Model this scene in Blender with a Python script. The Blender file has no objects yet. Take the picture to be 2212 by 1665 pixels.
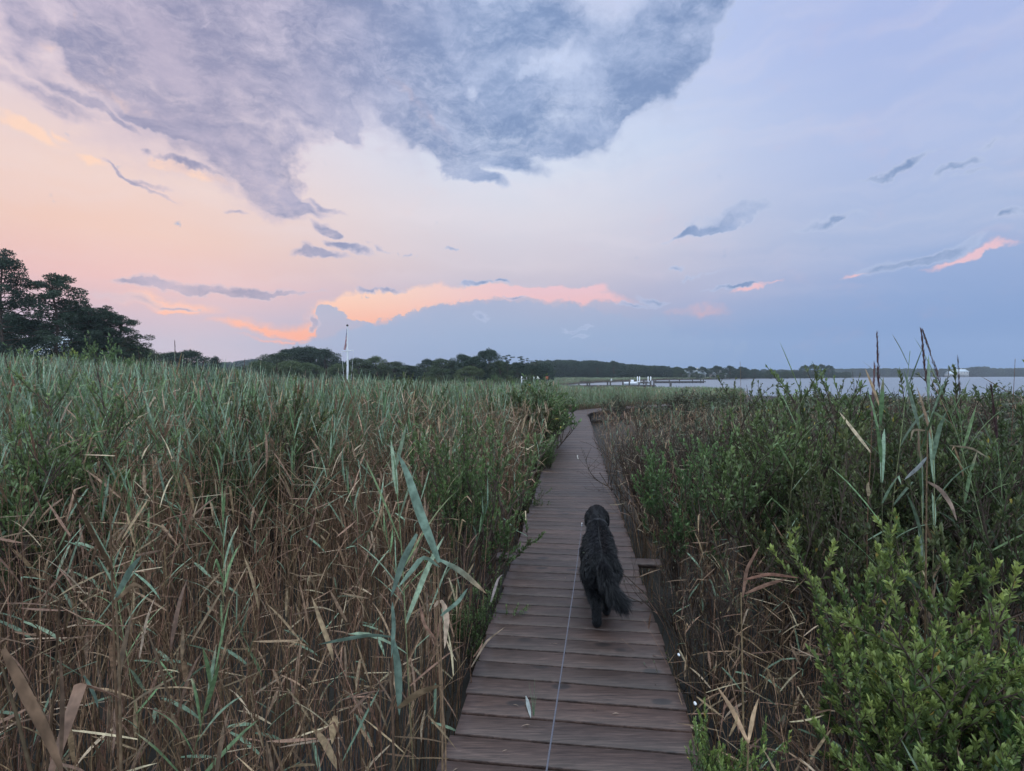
import bpy, math, random
import numpy as np
from mathutils import Vector, Matrix, Euler, noise as mnoise
R = math.radians
SC = bpy.context.scene
COL = SC.collection
rng = np.random.default_rng(11)
random.seed(5)

# ------------------------------------------------------------------ camera
F_PX, CX, CY, HZ = 1099.0, 1105.5, 832.5, 810.0       # focal length and centre measured on a 2211 px wide view
CAM = Vector((0, 0, 1.59))
PITCH = math.atan((CY - HZ) / F_PX)
cd = bpy.data.cameras.new("camera"); cam = bpy.data.objects.new("camera", cd); COL.objects.link(cam)
cam.location = CAM; cam.rotation_euler = (math.pi/2 - PITCH, 0, 0)
cd.sensor_width = 36; cd.lens = 36 * F_PX / 2211; cd.clip_start = .02; cd.clip_end = 4000
SC.camera = cam

def ray(px, py):
    a, b = (px - CX) / F_PX, -(py - CY) / F_PX
    cp, sp = math.cos(PITCH), math.sin(PITCH)
    return Vector((a, cp + b*sp, -sp + b*cp))
def at(px, py, Y):
    d = ray(px, py); return CAM + d * (Y / d.y)
def on(px, py, z=0.0):
    d = ray(px, py); return CAM + d * ((z - CAM.z) / d.z)
def azel(px, py):
    d = ray(px, py).normalized(); return math.atan2(d.x, d.y), math.asin(d.z)
def lin(r, g, b):
    f = lambda c: ((c/255)/12.92 if c/255 <= .04045 else (((c/255)+.055)/1.055)**2.4)
    return (f(r), f(g), f(b), 1)

# ------------------------------------------------------------------ sky
SUN_AZ, SUN_EL = R(-32), R(4)
w = bpy.data.worlds.new("World"); SC.world = w; w.use_nodes = True
nt = w.node_tree; N = nt.nodes; L = nt.links; N.clear()
def nd(t, **k):
    n = N.new(t)
    for a, v in k.items(): setattr(n, a, v)
    return n
def mth(op, a, b=None, c=None, clamp=False):
    n = nd('ShaderNodeMath', operation=op); n.use_clamp = clamp
    for i, v in enumerate((a, b, c)):
        if v is None: continue
        if isinstance(v, (int, float)): n.inputs[i].default_value = v
        else: L.new(v, n.inputs[i])
    return n.outputs[0]
def mixc(f, a, b, mode='MIX'):
    n = nd('ShaderNodeMix', data_type='RGBA', blend_type=mode)
    for s, v in ((n.inputs[0], f), (n.inputs[6], a), (n.inputs[7], b)):
        if isinstance(v, (int, float, tuple)): s.default_value = v
        else: L.new(v, s)
    return n.outputs[2]
def sstep(x, lo, hi):
    n = nd('ShaderNodeMapRange', interpolation_type='SMOOTHSTEP')
    L.new(x, n.inputs[0]); n.inputs[1].default_value = lo; n.inputs[2].default_value = hi
    return n.outputs[0]
tc = nd('ShaderNodeTexCoord'); sx = nd('ShaderNodeSeparateXYZ'); L.new(tc.outputs['Generated'], sx.inputs[0])
AZ = mth('ARCTAN2', sx.outputs[0], sx.outputs[1]); EL = mth('ARCSINE', sx.outputs[2])
cb = nd('ShaderNodeCombineXYZ'); L.new(AZ, cb.inputs[0]); L.new(EL, cb.inputs[1]); UV = cb.outputs[0]
def fbm(vec, scale, detail=8, rough=.55, dist=0., sc=(1, 1, 1), off=(0, 0, 0), rot=0):
    m = nd('ShaderNodeMapping'); L.new(vec, m.inputs[0]); m.inputs[1].default_value = off; m.inputs[3].default_value = sc
    m.inputs[2].default_value = (0, 0, rot)
    n = nd('ShaderNodeTexNoise'); L.new(m.outputs[0], n.inputs['Vector'])
    n.inputs['Scale'].default_value = scale; n.inputs['Detail'].default_value = detail
    n.inputs['Roughness'].default_value = rough; n.inputs['Distortion'].default_value = dist
    return n.outputs[0]
def wobble():
    # wobble the cloud coordinates a little so that no outline is an ellipse
    wn = nd('ShaderNodeTexNoise'); L.new(UV, wn.inputs['Vector']); wn.inputs['Scale'].default_value = 7; wn.inputs['Detail'].default_value = 5; wn.inputs['Roughness'].default_value = .6
    wv = nd('ShaderNodeVectorMath', operation='SUBTRACT'); L.new(wn.outputs['Color'], wv.inputs[0]); wv.inputs[1].default_value = (.5, .5, .5)
    ws = nd('ShaderNodeVectorMath', operation='MULTIPLY'); L.new(wv.outputs[0], ws.inputs[0]); ws.inputs[1].default_value = (.19, .095, 0)
    wa = nd('ShaderNodeVectorMath', operation='ADD'); L.new(UV, wa.inputs[0]); L.new(ws.outputs[0], wa.inputs[1]); return wa.outputs[0]
def blobs(lst, vec, zone, cap=1.3):
    acc = None
    for (x, y, rx, ry, rot, wt) in lst:
        a, e = azel(x, y)
        sa = 1 / (F_PX * (1 + ((x-CX)/F_PX)**2)); se = math.cos(a) / F_PX * math.cos(e)**1
        ext = (rx*sa*abs(math.cos(R(rot))) + ry*se*abs(math.sin(R(rot))))*1.5 + .10
        if a + ext < zone[0] or a - ext > zone[1]: continue
        m = nd('ShaderNodeMapping', vector_type='TEXTURE'); L.new(vec, m.inputs[0])
        m.inputs[1].default_value = (a, e, 0); m.inputs[2].default_value = (0, 0, R(rot))
        m.inputs[3].default_value = (rx*sa*1.5, ry*se*1.5, 1)
        g = nd('ShaderNodeTexGradient', gradient_type='SPHERICAL'); L.new(m.outputs[0], g.inputs[0])
        v = mth('MULTIPLY', g.outputs[1], wt*1.5)
        acc = v if acc is None else mth('ADD', acc, v)
    return mth('MINIMUM', acc if acc is not None else 0., cap)
def ramp(fac, stops):
    n = nd('ShaderNodeValToRGB'); L.new(fac, n.inputs[0]); r = n.color_ramp; r.interpolation = 'B_SPLINE' if False else 'EASE'
    r.interpolation = 'LINEAR'
    for i, (p, c) in enumerate(stops):
        e = r.elements[i] if i < 2 else r.elements.new(p)
        e.position = p; e.color = lin(*c)
    return n.outputs[0]
GLOW = [(800,668,130,28,9,1.5),(740,680,60,24,0,1.2),(960,645,160,19,4,1.4),(1130,637,120,13,0,1.4),(1220,643,90,14,-4,1.1),(1310,655,60,8,0,.5),(640,700,110,14,-4,.6),(1000,662,60,12,20,.5),
        (560,705,110,9,0,.6),(600,722,80,4,2,.5),(380,655,100,16,-6,.8),(395,668,30,5,0,.6),(30,258,60,13,-12,1.3),(95,262,22,9,-20,.8),(155,320,34,8,-22,1.1),(420,373,60,11,-6,1.0),(370,362,20,8,-20,.6),
        (255,205,90,10,-14,.9),(330,228,50,8,-14,.6),(360,268,10,14,0,.5),(165,20,8,22,20,.6),(135,55,10,14,0,.5),(90,75,30,10,0,.5),(265,150,26,18,0,.5),(50,180,80,16,-8,.4),
        (2060,565,90,8,13,1.0),(2130,548,60,5,12,.7),(1625,628,34,5,14,1.1),(1842,600,28,4,10,.8),(1690,614,22,3,4,.6),(1510,668,60,8,0,.35),(1140,180,10,40,0,0),(900,210,60,12,-50,.5),(940,260,70,12,-45,.45)]
BANK = [(742,775,75,62,0,1.2),(718,700,30,30,0,1.2),(775,715,28,18,0,1.0),(700,672,14,12,0,1.0),(840,765,90,42,0,1.0),(950,758,110,60,0,1.2),(1050,760,240,80,0,1.2),(1000,690,110,36,8,.8),
        (1180,710,180,48,0,.9),(1300,770,240,66,0,.9),(655,760,50,20,0,.5),(620,690,0.1,0.1,0,0)]
DARK = [(430,70,300,120,-8,1.0),(300,110,130,120,-40,.6),(430,190,180,90,-30,.7),(520,290,120,100,-60,.8),(575,370,90,52,-55,1.1),(615,425,60,26,-25,.9),(1170,215,150,40,10,.35),(740,265,30,22,-30,.8),(500,230,90,90,0,.5),(650,440,70,12,-8,.9),(715,440,34,6,-15,.8),(610,420,50,22,-20,.6),
        (760,90,260,120,0,.9),(740,240,34,32,20,.8),(650,225,80,26,-10,.8),(640,290,60,18,10,.4),(880,170,110,60,-45,.9),(960,230,70,40,-30,.7),
        (1120,280,170,46,3,1.0),(1230,245,150,52,16,1.0),(1330,170,110,60,48,.9),(1080,225,80,36,30,.6),(1430,90,130,52,50,.9),(1520,10,90,44,42,.8),(1090,50,170,60,0,.6),(1220,60,140,40,-5,.3),(960,70,80,60,0,.4),(1300,100,120,40,30,.2),
        (990,345,60,24,-30,.9),(1030,383,54,13,-18,1.1),(1100,350,70,17,-6,1.0),(980,270,40,30,-40,.5),
        (1110,150,190,80,24,.34),(1130,172,60,8,24,-.22),(1010,205,40,8,10,-.25),(1205,112,60,9,30,-.2),(120,120,230,150,0,.16),(330,270,190,110,-30,.14),(1350,250,170,90,30,.2),(900,300,120,60,0,.18),(440,48,60,9,12,-.8),(650,200,70,10,-6,-.5),(610,280,30,14,10,-.4),(930,60,20,40,20,-.3),(900,215,30,70,45,-.3),
        (60,180,120,16,-12,.6),(150,190,70,9,-14,.6),(20,20,60,40,0,.7),(40,110,60,26,-20,.5),(180,130,60,26,-50,.5),(120,60,40,20,0,.3),(290,385,80,5,-24,.7),(240,360,30,5,-30,.6),(325,395,40,8,-10,.5),(330,262,70,9,-14,.6),(240,245,60,8,-20,.5),(410,355,40,6,-4,.6),
        (330,330,16,6,-10,.4),(460,620,150,10,-1,1.1),(370,613,90,5,-4,.9),(540,628,110,4,-1,.8),(330,650,100,10,-6,.4),(400,663,26,3,-6,.6),(505,451,26,4,0,.5),
        (735,497,36,11,-18,1.0),(755,512,18,7,0,.7),(775,543,38,8,-12,1.1),(690,558,34,9,2,1.0),(680,548,14,10,0,.7),(735,562,44,7,0,.7),(828,541,12,5,-30,.5),(875,562,8,4,30,.5),(960,536,10,3,0,.5),
        (1028,613,26,6,0,1.1),(1083,610,14,4,8,.8),(840,627,30,4,0,.7),(800,629,12,5,0,.6),(655,684,14,12,-40,1.0),(1110,651,30,3,0,.6),
        (1600,468,74,17,5,1.0),(1560,490,60,10,12,.7),(1510,505,44,6,5,.7),(1790,480,80,9,16,.7),(1810,462,26,7,-10,.5),(1920,350,66,7,10,.7),(2060,352,44,10,6,.8),(2100,362,34,4,8,.4),(2140,300,46,5,14,.4),
        (1487,580,24,5,-6,.7),(1505,603,30,4,16,.5),(2000,560,110,12,12,.8),(1930,572,80,10,8,.6),(1605,625,30,4,8,.8),(1560,628,40,3,4,.5),(2205,455,34,10,16,.7),(1405,648,36,6,-6,.6),(1350,660,50,5,0,.6),(1258,705,40,3,0,.5),(1250,718,26,3,0,.4),(1032,690,10,8,0,.5),(980,660,10,4,0,.3)]
def gradient():
    EF = mth('DIVIDE', EL, R(90), clamp=True)
    left = ramp(EF, [(0, (160,174,206)), (.035, (176,176,202)), (.06, (200,180,198)), (.095, (232,188,188)), (.14, (239,200,186)), (.19, (240,210,200)), (.25, (230,210,213)), (.34, (214,206,226)), (.5, (196,200,230)), (1, (225,228,245))])
    mid = ramp(EF, [(0, (134,160,198)), (.05, (150,170,204)), (.09, (184,180,202)), (.13, (208,200,212)), (.19, (218,216,227)), (.26, (214,224,242)), (.33, (200,214,244)), (.45, (190,205,240)), (1, (225,228,245))])
    right = ramp(EF, [(0, (122,154,200)), (.05, (128,157,204)), (.1, (148,170,212)), (.15, (166,184,220)), (.22, (174,190,228)), (.32, (170,186,230)), (.5, (170,185,230)), (1, (225,228,245))])
    sky = mixc(sstep(AZ, R(-42), R(2)), left, mid)
    return mixc(sstep(AZ, R(2), R(40)), sky, right)
def cloudy(zone):
    sky = gradient(); UVW = wobble()
    veil = fbm(UVW, 3.2, 5, .5, 0, (1, 7, 1))
    sky = mixc(mth('MULTIPLY', sstep(veil, .38, .8), mth('MULTIPLY', sstep(EL, R(4), R(12)), .22)), sky, lin(236, 226, 234))
    nA = fbm(UV, 6.5, 10, .60, .4, (1, 1.7, 1), rot=.15); nB = fbm(UV, 24, 7, .62, .4, (1, 2.0, 1), (2, 5, 0), .1)
    nz = mth('ADD', mth('MULTIPLY', mth('SUBTRACT', nA, .5), 2.9), mth('MULTIPLY', mth('SUBTRACT', nB, .5), 1.3))
    gl = sstep(mth('ADD', blobs(GLOW, UVW, zone), mth('MULTIPLY', nz, .38)), .0, 1.2)
    gcol = mixc(sstep(EL, R(3), R(10)), lin(255, 166, 134), mixc(sstep(AZ, R(-20), R(5)), lin(255, 216, 192), lin(238, 196, 204)))
    sky = mixc(mth('MULTIPLY', gl, .92), sky, gcol)
    bk = sstep(mth('ADD', blobs(BANK, UV, zone), mth('MULTIPLY', mth('SUBTRACT', fbm(UV, 30, 7, .66, .2), .5), 2.3)), .34, .60)
    bk = mth('MULTIPLY', bk, mth('SUBTRACT', 1, mth('MULTIPLY', sstep(AZ, R(-14), R(8)), .45)))
    sky = mixc(mth('MULTIPLY', bk, .85), sky, mixc(sstep(EL, 0, R(7)), lin(134, 161, 200), lin(156, 175, 208)))
    fray = fbm(UVW, 42, 6, .68, .6, (1, 2.2, 1), (7, 1, 0), .12)
    B_ = blobs(DARK, UVW, zone, .88)
    cov = mth('ADD', mth('MULTIPLY', B_, mth('ADD', .56, mth('MULTIPLY', fray, .88))), mth('MULTIPLY', nz, mth('MULTIPLY', .50, mth('MINIMUM', mth('ADD', .22, mth('MULTIPLY', B_, 2.2)), 1.0))))
    fr = mth('MULTIPLY', sstep(cov, .04, .34), .34)
    sky = mixc(fr, sky, mixc(sstep(AZ, R(-25), R(0)), lin(228, 206, 214), lin(206, 214, 236)))
    al = sstep(cov, -.04, 1.10)
    s2 = fbm(UV, 6, 8, .56, .6, (1, 1.7, 1), (3, 2, 0))
    shade = mth('ADD', s2, mth('MULTIPLY', mth('SUBTRACT', .95, cov), .28))
    ccl = mixc(sstep(AZ, R(-34), R(2)), lin(180, 172, 196), lin(158, 176, 212))
    cdk = mixc(sstep(AZ, R(-34), R(2)), lin(142, 144, 176), lin(122, 146, 188))
    return mixc(mth('MULTIPLY', al, .96), sky, mixc(sstep(shade, .34, .72), cdk, ccl))
# added gain: unseen sky overhead and behind is boosted to light the marsh
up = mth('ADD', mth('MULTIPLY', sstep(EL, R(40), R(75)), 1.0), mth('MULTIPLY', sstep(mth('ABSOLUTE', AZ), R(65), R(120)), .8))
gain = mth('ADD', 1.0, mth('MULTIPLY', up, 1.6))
nis = nd('ShaderNodeTexSky', sky_type='NISHITA'); nis.sun_disc = False; nis.sun_elevation = SUN_EL; nis.sun_rotation = SUN_AZ
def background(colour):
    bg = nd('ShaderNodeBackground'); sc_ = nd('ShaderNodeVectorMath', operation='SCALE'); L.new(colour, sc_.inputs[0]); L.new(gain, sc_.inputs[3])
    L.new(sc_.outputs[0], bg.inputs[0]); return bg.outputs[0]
def mixs(f, a, b):
    n = nd('ShaderNodeMixShader'); L.new(f, n.inputs[0]); L.new(a, n.inputs[1]); L.new(b, n.inputs[2]); return n.outputs[0]
Z = [R(-60), R(-26), R(-2), R(24), R(60)]       # the clouds are worked out sector by sector, which renders faster
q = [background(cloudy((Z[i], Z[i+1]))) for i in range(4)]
front = mixs(mth('GREATER_THAN', AZ, Z[2]), mixs(mth('GREATER_THAN', AZ, Z[1]), q[0], q[1]), mixs(mth('GREATER_THAN', AZ, Z[3]), q[2], q[3]))
away = mth('MAXIMUM', mth('GREATER_THAN', mth('ABSOLUTE', AZ), R(60)), mth('MAXIMUM', mth('GREATER_THAN', EL, R(50)), mth('LESS_THAN', EL, R(-1))))
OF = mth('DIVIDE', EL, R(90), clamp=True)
fill_sky = ramp(OF, [(0, (150,172,204)), (.15, (182,200,222)), (.5, (205,221,237)), (1, (215,230,243))])  # made-up pale colours for the unseen sky, serving as fill light
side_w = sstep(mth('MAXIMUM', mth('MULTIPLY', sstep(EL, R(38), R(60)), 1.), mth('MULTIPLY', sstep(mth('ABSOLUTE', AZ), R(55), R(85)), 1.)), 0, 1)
both = mixs(away, front, background(mixc(side_w, gradient(), fill_sky)))
bg2 = nd('ShaderNodeBackground'); L.new(nis.outputs[0], bg2.inputs[0]); bg2.inputs[1].default_value = .004
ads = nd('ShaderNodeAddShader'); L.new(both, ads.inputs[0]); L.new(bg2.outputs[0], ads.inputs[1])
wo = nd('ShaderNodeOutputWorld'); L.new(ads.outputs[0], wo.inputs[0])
w.cycles.sampling_method = 'MANUAL'; w.cycles.sample_map_resolution = 256

sl = bpy.data.lights.new("sun", 'SUN'); sl.energy = .5; sl.angle = R(20); sl.color = (1, .80, .70)
so = bpy.data.objects.new("sun", sl); COL.objects.link(so)
sd = Vector((math.sin(SUN_AZ)*math.cos(SUN_EL+.08), math.cos(SUN_AZ)*math.cos(SUN_EL+.08), math.sin(SUN_EL+.08)))
so.rotation_euler = sd.to_track_quat('Z', 'Y').to_euler()
SC.view_settings.view_transform = 'Standard'; SC.view_settings.look = 'None'; SC.view_settings.gamma = 1; SC.view_settings.exposure = 0
SC.cycles.max_bounces = 5; SC.cycles.transparent_max_bounces = 8; SC.cycles.volume_bounces = 0

# ------------------------------------------------------------------ helpers
class Geo:
    """collects vertices, faces and one colour per vertex"""
    def __init__(s): s.v = []; s.c = []; s.f = {3: [], 4: []}; s.n = 0
    def add(s, V, Fs, col):
        V = np.asarray(V, float).reshape(-1, 3); col = np.asarray(col, float)
        if col.ndim == 1: col = np.tile(col[:3], (len(V), 1))
        for Fa in (Fs if isinstance(Fs, (list, tuple)) and len(Fs) and isinstance(Fs[0], np.ndarray) else [np.asarray(Fs)]):
            if len(Fa): s.f[Fa.shape[1]].append(Fa + s.n)
        s.v.append(V); s.c.append(col[:, :3]); s.n += len(V)
    def mesh(s, name, mat=None, smooth=True):
        me = bpy.data.meshes.new(name)
        V = np.concatenate(s.v); C = np.concatenate(s.c)
        t = np.concatenate(s.f[3]) if s.f[3] else np.zeros((0, 3), int)
        q = np.concatenate(s.f[4]) if s.f[4] else np.zeros((0, 4), int)
        me.vertices.add(len(V)); me.vertices.foreach_set('co', V.astype(np.float32).ravel())
        me.loops.add(t.size + q.size); me.loops.foreach_set('vertex_index', np.concatenate([t.ravel(), q.ravel()]).astype(np.int32))
        me.polygons.add(len(t) + len(q))
        st = np.concatenate([np.arange(len(t))*3, t.size + np.arange(len(q))*4]).astype(np.int32)
        me.polygons.foreach_set('loop_start', st)
        if smooth: me.polygons.foreach_set('use_smooth', np.ones(len(st), bool))
        me.update(calc_edges=True)
        a = me.color_attributes.new('Col', 'FLOAT_COLOR', 'POINT')
        a.data.foreach_set('color', np.concatenate([C, np.ones((len(C), 1))], 1).astype(np.float32).ravel())
        if mat: me.materials.append(mat)
        return me
def link(name, me, parent=None, loc=None):
    o = bpy.data.objects.new(name, me); COL.objects.link(o)
    if parent: o.parent = parent
    if loc is not None: o.location = loc
    return o
def empty(name, label, cat, loc=(0, 0, 0), rz=0, group=None):
    o = bpy.data.objects.new(name, None); COL.objects.link(o); o.location = loc; o.rotation_euler.z = rz
    o.empty_display_size = .2
    return tag(o, label, cat, group)
def tag(o, label=None, cat=None, group=None, kind=None):
    if label: o['label'] = label
    if cat: o['category'] = cat
    if group: o['group'] = group
    if kind: o['kind'] = kind
    return o
def copy_tree(o, parent=None):
    c = o.copy(); COL.objects.link(c); c.parent = parent
    for ch in list(o.children): copy_tree(ch, c)
    return c
def norm(a): return a / np.maximum(np.linalg.norm(a, axis=-1, keepdims=True), 1e-9)
def tube(g, pts, rad, col, sides=5, cap=True):
    P = np.asarray(pts, float); n = len(P); rad = np.broadcast_to(np.asarray(rad, float), (n,))
    T = norm(np.gradient(P, axis=0)); ref = np.array([0, 0, 1.]) if abs(T[0][2]) < .8 else np.array([1., 0, 0])
    U = norm(np.cross(T, ref)); W = np.cross(T, U)
    a = np.linspace(0, 2*np.pi, sides, endpoint=False)
    V = P[:, None] + rad[:, None, None]*(np.cos(a)[None, :, None]*U[:, None] + np.sin(a)[None, :, None]*W[:, None])
    i, j = np.meshgrid(np.arange(n-1), np.arange(sides), indexing='ij'); j2 = (j+1) % sides
    Fq = np.stack([i*sides+j, i*sides+j2, (i+1)*sides+j2, (i+1)*sides+j], -1).reshape(-1, 4)
    c = np.asarray(col, float)
    if c.ndim == 2: c = np.repeat(c, sides, 0)
    Fs = [Fq]
    if cap and sides <= 4:
        pass
    g.add(V.reshape(-1, 3), Fs, c)
    if cap:
        for k, flip in ((0, 1), (n-1, 0)):
            ring = V[k]; cen = P[k]
            idx = np.arange(sides); nx = (idx+1) % sides
            tri = np.stack([np.full(sides, sides), nx, idx] if flip else [np.full(sides, sides), idx, nx], -1)
            g.add(np.vstack([ring, cen]), [tri], c[0 if k == 0 else -1] if c.ndim == 2 else c)
def box(g, c, s, col, rz=0, M=None):
    x, y, z = np.array(s)/2
    V = np.array([(a*x, b*y, d*z) for d in (-1, 1) for a, b in ((-1, -1), (1, -1), (1, 1), (-1, 1))])
    if M is not None: V = V @ np.array(M).T
    elif rz: V = V @ np.array([[math.cos(rz), math.sin(rz), 0], [-math.sin(rz), math.cos(rz), 0], [0, 0, 1]])
    Fq = np.array([(3, 2, 1, 0), (4, 5, 6, 7), (0, 1, 5, 4), (1, 2, 6, 5), (2, 3, 7, 6), (3, 0, 4, 7)])
    g.add(V + np.array(c), [Fq], col)
def ribbon(g, pts, wid, side, col, fold=.22):
    """a folded blade: three vertices across"""
    P = np.asarray(pts, float); n = len(P); wid = np.asarray(wid, float)[:, None]
    T = norm(np.gradient(P, axis=0)); S = np.asarray(side, float); S = norm(S - T*np.sum(S*T, -1, keepdims=True))
    Nn = np.cross(S, T)
    V = np.stack([P - S*wid/2 + Nn*wid*fold, P, P + S*wid/2 + Nn*wid*fold], 1).reshape(-1, 3)
    i = np.arange(n-1)*3
    Fq = np.concatenate([np.stack([i, i+1, i+4, i+3], -1), np.stack([i+1, i+2, i+5, i+4], -1)])
    c = np.asarray(col, float)
    if c.ndim == 2: c = np.repeat(c, 3, 0)
    g.add(V, [Fq], c)
# small leaf template, unit length along +y: base, two pairs of edge points, midrib, tip
LT = np.array([(0, 0, 0), (-.36, .35, .10), (0, .40, 0), (.36, .35, .10), (-.42, .68, .06), (0, .70, -.04), (.42, .68, .06), (0, 1, -.12)])
LF4 = np.array([(1, 2, 5, 4), (2, 3, 6, 5)]); LF3 = np.array([(0, 2, 1), (0, 3, 2), (4, 5, 7), (5, 6, 7)])
def leaves(g, pos, dirs, up, ln, wd, cols, simple=False):
    n = len(pos)
    if n == 0: return
    D = norm(dirs); S = norm(np.cross(D, up)); U = np.cross(S, D)
    tpl = LT if not simple else np.array([(0, 0, 0), (-.5, .5, .12), (.5, .5, .12), (0, 1, -.05)])
    ln = np.broadcast_to(ln, (n,))[:, None, None]; wd = np.broadcast_to(wd, (n,))[:, None, None]
    V = pos[:, None] + S[:, None]*tpl[None, :, 0:1]*wd + D[:, None]*tpl[None, :, 1:2]*ln + U[:, None]*tpl[None, :, 2:3]*ln*.6
    k = len(tpl); o = (np.arange(n)*k)[:, None, None]
    Fs = [(LF4[None]+o).reshape(-1, 4), (LF3[None]+o).reshape(-1, 3)] if not simple else [(np.array([(0, 2, 3, 1)])[None]+o).reshape(-1, 4)]
    c = np.asarray(cols, float)
    c = np.repeat(c, k, 0) if c.ndim == 2 else c
    g.add(V.reshape(-1, 3), Fs, c)

# ------------------------------------------------------------------ materials
def newmat(name):
    m = bpy.data.materials.new(name); m.use_nodes = True; n = m.node_tree; n.nodes.clear()
    o = n.nodes.new('ShaderNodeOutputMaterial'); return m, n, o
def leafmat(name, rough=.55, trans=.3, hue=.03, val=.35, spec=.3):
    m, n, o = newmat(name); X = n.nodes; K = n.links
    at_ = X.new('ShaderNodeAttribute'); at_.attribute_name = 'Col'
    oi = X.new('ShaderNodeObjectInfo'); hs = X.new('ShaderNodeHueSaturation')
    a = X.new('ShaderNodeMath'); a.operation = 'MULTIPLY_ADD'; K.new(oi.outputs['Random'], a.inputs[0]); a.inputs[1].default_value = hue*2; a.inputs[2].default_value = .5-hue
    mm = X.new('ShaderNodeMath'); mm.operation = 'FRACT'; m2 = X.new('ShaderNodeMath'); m2.operation = 'MULTIPLY'; K.new(oi.outputs['Random'], m2.inputs[0]); m2.inputs[1].default_value = 17.3; K.new(m2.outputs[0], mm.inputs[0])
    b = X.new('ShaderNodeMath'); b.operation = 'MULTIPLY_ADD'; K.new(mm.outputs[0], b.inputs[0]); b.inputs[1].default_value = val*2; b.inputs[2].default_value = 1-val
    K.new(a.outputs[0], hs.inputs['Hue']); K.new(b.outputs[0], hs.inputs['Value']); K.new(at_.outputs[0], hs.inputs['Color'])
    # blotches of the leaf itself
    t = X.new('ShaderNodeTexCoord'); nz_ = X.new('ShaderNodeTexNoise'); nz_.inputs['Scale'].default_value = 40; nz_.inputs['Detail'].default_value = 2; K.new(t.outputs['Object'], nz_.inputs[0])
    mr = X.new('ShaderNodeMapRange'); K.new(nz_.outputs[0], mr.inputs[0]); mr.inputs[1].default_value = .3; mr.inputs[2].default_value = .7; mr.inputs[3].default_value = .6; mr.inputs[4].default_value = 1.3
    sc = X.new('ShaderNodeVectorMath'); sc.operation = 'SCALE'; K.new(hs.outputs[0], sc.inputs[0]); K.new(mr.outputs[0], sc.inputs[3])
    p = X.new('ShaderNodeBsdfPrincipled'); K.new(sc.outputs[0], p.inputs['Base Color']); p.inputs['Roughness'].default_value = rough
    p.inputs['Specular IOR Level'].default_value = spec
    if trans:
        tr = X.new('ShaderNodeBsdfTranslucent'); K.new(sc.outputs[0], tr.inputs[0]); mx = X.new('ShaderNodeMixShader'); mx.inputs[0].default_value = trans
        K.new(p.outputs[0], mx.inputs[1]); K.new(tr.outputs[0], mx.inputs[2]); K.new(mx.outputs[0], o.inputs[0])
    else: K.new(p.outputs[0], o.inputs[0])
    return m
M_reed = leafmat('reed_blade', .5, .3, .02, .48)
M_leaf = leafmat('shrub_leaf', .45, .28, .02, .15, .4)
M_bark = leafmat('bark', .9, 0, .01, .25, .1)
M_tree = leafmat('tree_foliage', .6, .2, .012, .12, .2)
def plain(name, col, rough=.6, metal=0, bump=0, bscale=30):
    m, n, o = newmat(name); X = n.nodes; K = n.links
    p = X.new('ShaderNodeBsdfPrincipled'); p.inputs['Roughness'].default_value = rough; p.inputs['Metallic'].default_value = metal
    t = X.new('ShaderNodeTexCoord'); z = X.new('ShaderNodeTexNoise'); z.inputs['Scale'].default_value = bscale; z.inputs['Detail'].default_value = 5; K.new(t.outputs['Object'], z.inputs[0])
    mr = X.new('ShaderNodeMapRange'); K.new(z.outputs[0], mr.inputs[0]); mr.inputs[1].default_value = .3; mr.inputs[2].default_value = .7; mr.inputs[3].default_value = .78; mr.inputs[4].default_value = 1.12
    sc = X.new('ShaderNodeVectorMath'); sc.operation = 'SCALE'; sc.inputs[0].default_value = col[:3]; K.new(mr.outputs[0], sc.inputs[3]); K.new(sc.outputs[0], p.inputs['Base Color'])
    if bump:
        b = X.new('ShaderNodeBump'); b.inputs['Strength'].default_value = bump; b.inputs['Distance'].default_value = .01; K.new(z.outputs[0], b.inputs['Height']); K.new(b.outputs[0], p.inputs['Normal'])
    K.new(p.outputs[0], o.inputs[0]); return m
M_white = plain('white_paint', (.75, .76, .78), .4)
M_dock = plain('dock_timber', (.09, .08, .075), .8, 0, .4, 3)
M_wall = plain('house_siding', (.42, .40, .39), .7)
M_roof = plain('pale_roof', (.45, .5, .55), .6)
M_glass = plain('window_glass', (.03, .04, .06), .1)
M_metal = plain('steel', (.7, .7, .72), .25, 1)
def vcolmat(name, rough=.6, sheen=0):
    m, n, o = newmat(name); a = n.nodes.new('ShaderNodeAttribute'); a.attribute_name = 'Col'
    p = n.nodes.new('ShaderNodeBsdfPrincipled'); p.inputs['Roughness'].default_value = rough
    n.links.new(a.outputs[0], p.inputs['Base Color']); n.links.new(p.outputs[0], o.inputs[0]); return m
M_cloth = vcolmat('flag_cloth', .8)

# ------------------------------------------------------------------ ground, water
ZG, ZW = -.55, -.60
def jag(pts, amp=.12, seg=4.):
    out = []
    for (a, b) in zip(pts[:-1], pts[1:]):
        a, b = np.array(a, float), np.array(b, float); n = max(1, min(60, int(np.linalg.norm(b-a)/seg)))
        for i in range(n):
            p = a + (b-a)*i/n; s = min(3., np.linalg.norm(p)*.02)
            out.append(tuple(p + rng.normal(0, 1, 2)*amp*s*3*(i > 0)))
    out.append(tuple(pts[-1])); return out
NEAR = [(740, 30), (300, 26), (90, 28), (55, 34), (38, 42), (26, 52), (15, 62), (9, 74), (7, 88)]
FAR = [(9, 104), (22, 140), (36, 165), (52, 196), (70, 225), (97, 246), (150, 300), (205, 350), (268, 402), (420, 510), (640, 655), (740, 700)]
SHORE = jag(NEAR, .12, 5) + jag(FAR, .12, 7)
poly = [(740, -60)] + SHORE + [(740, 745), (-740, 745), (-740, -60)]
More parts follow.
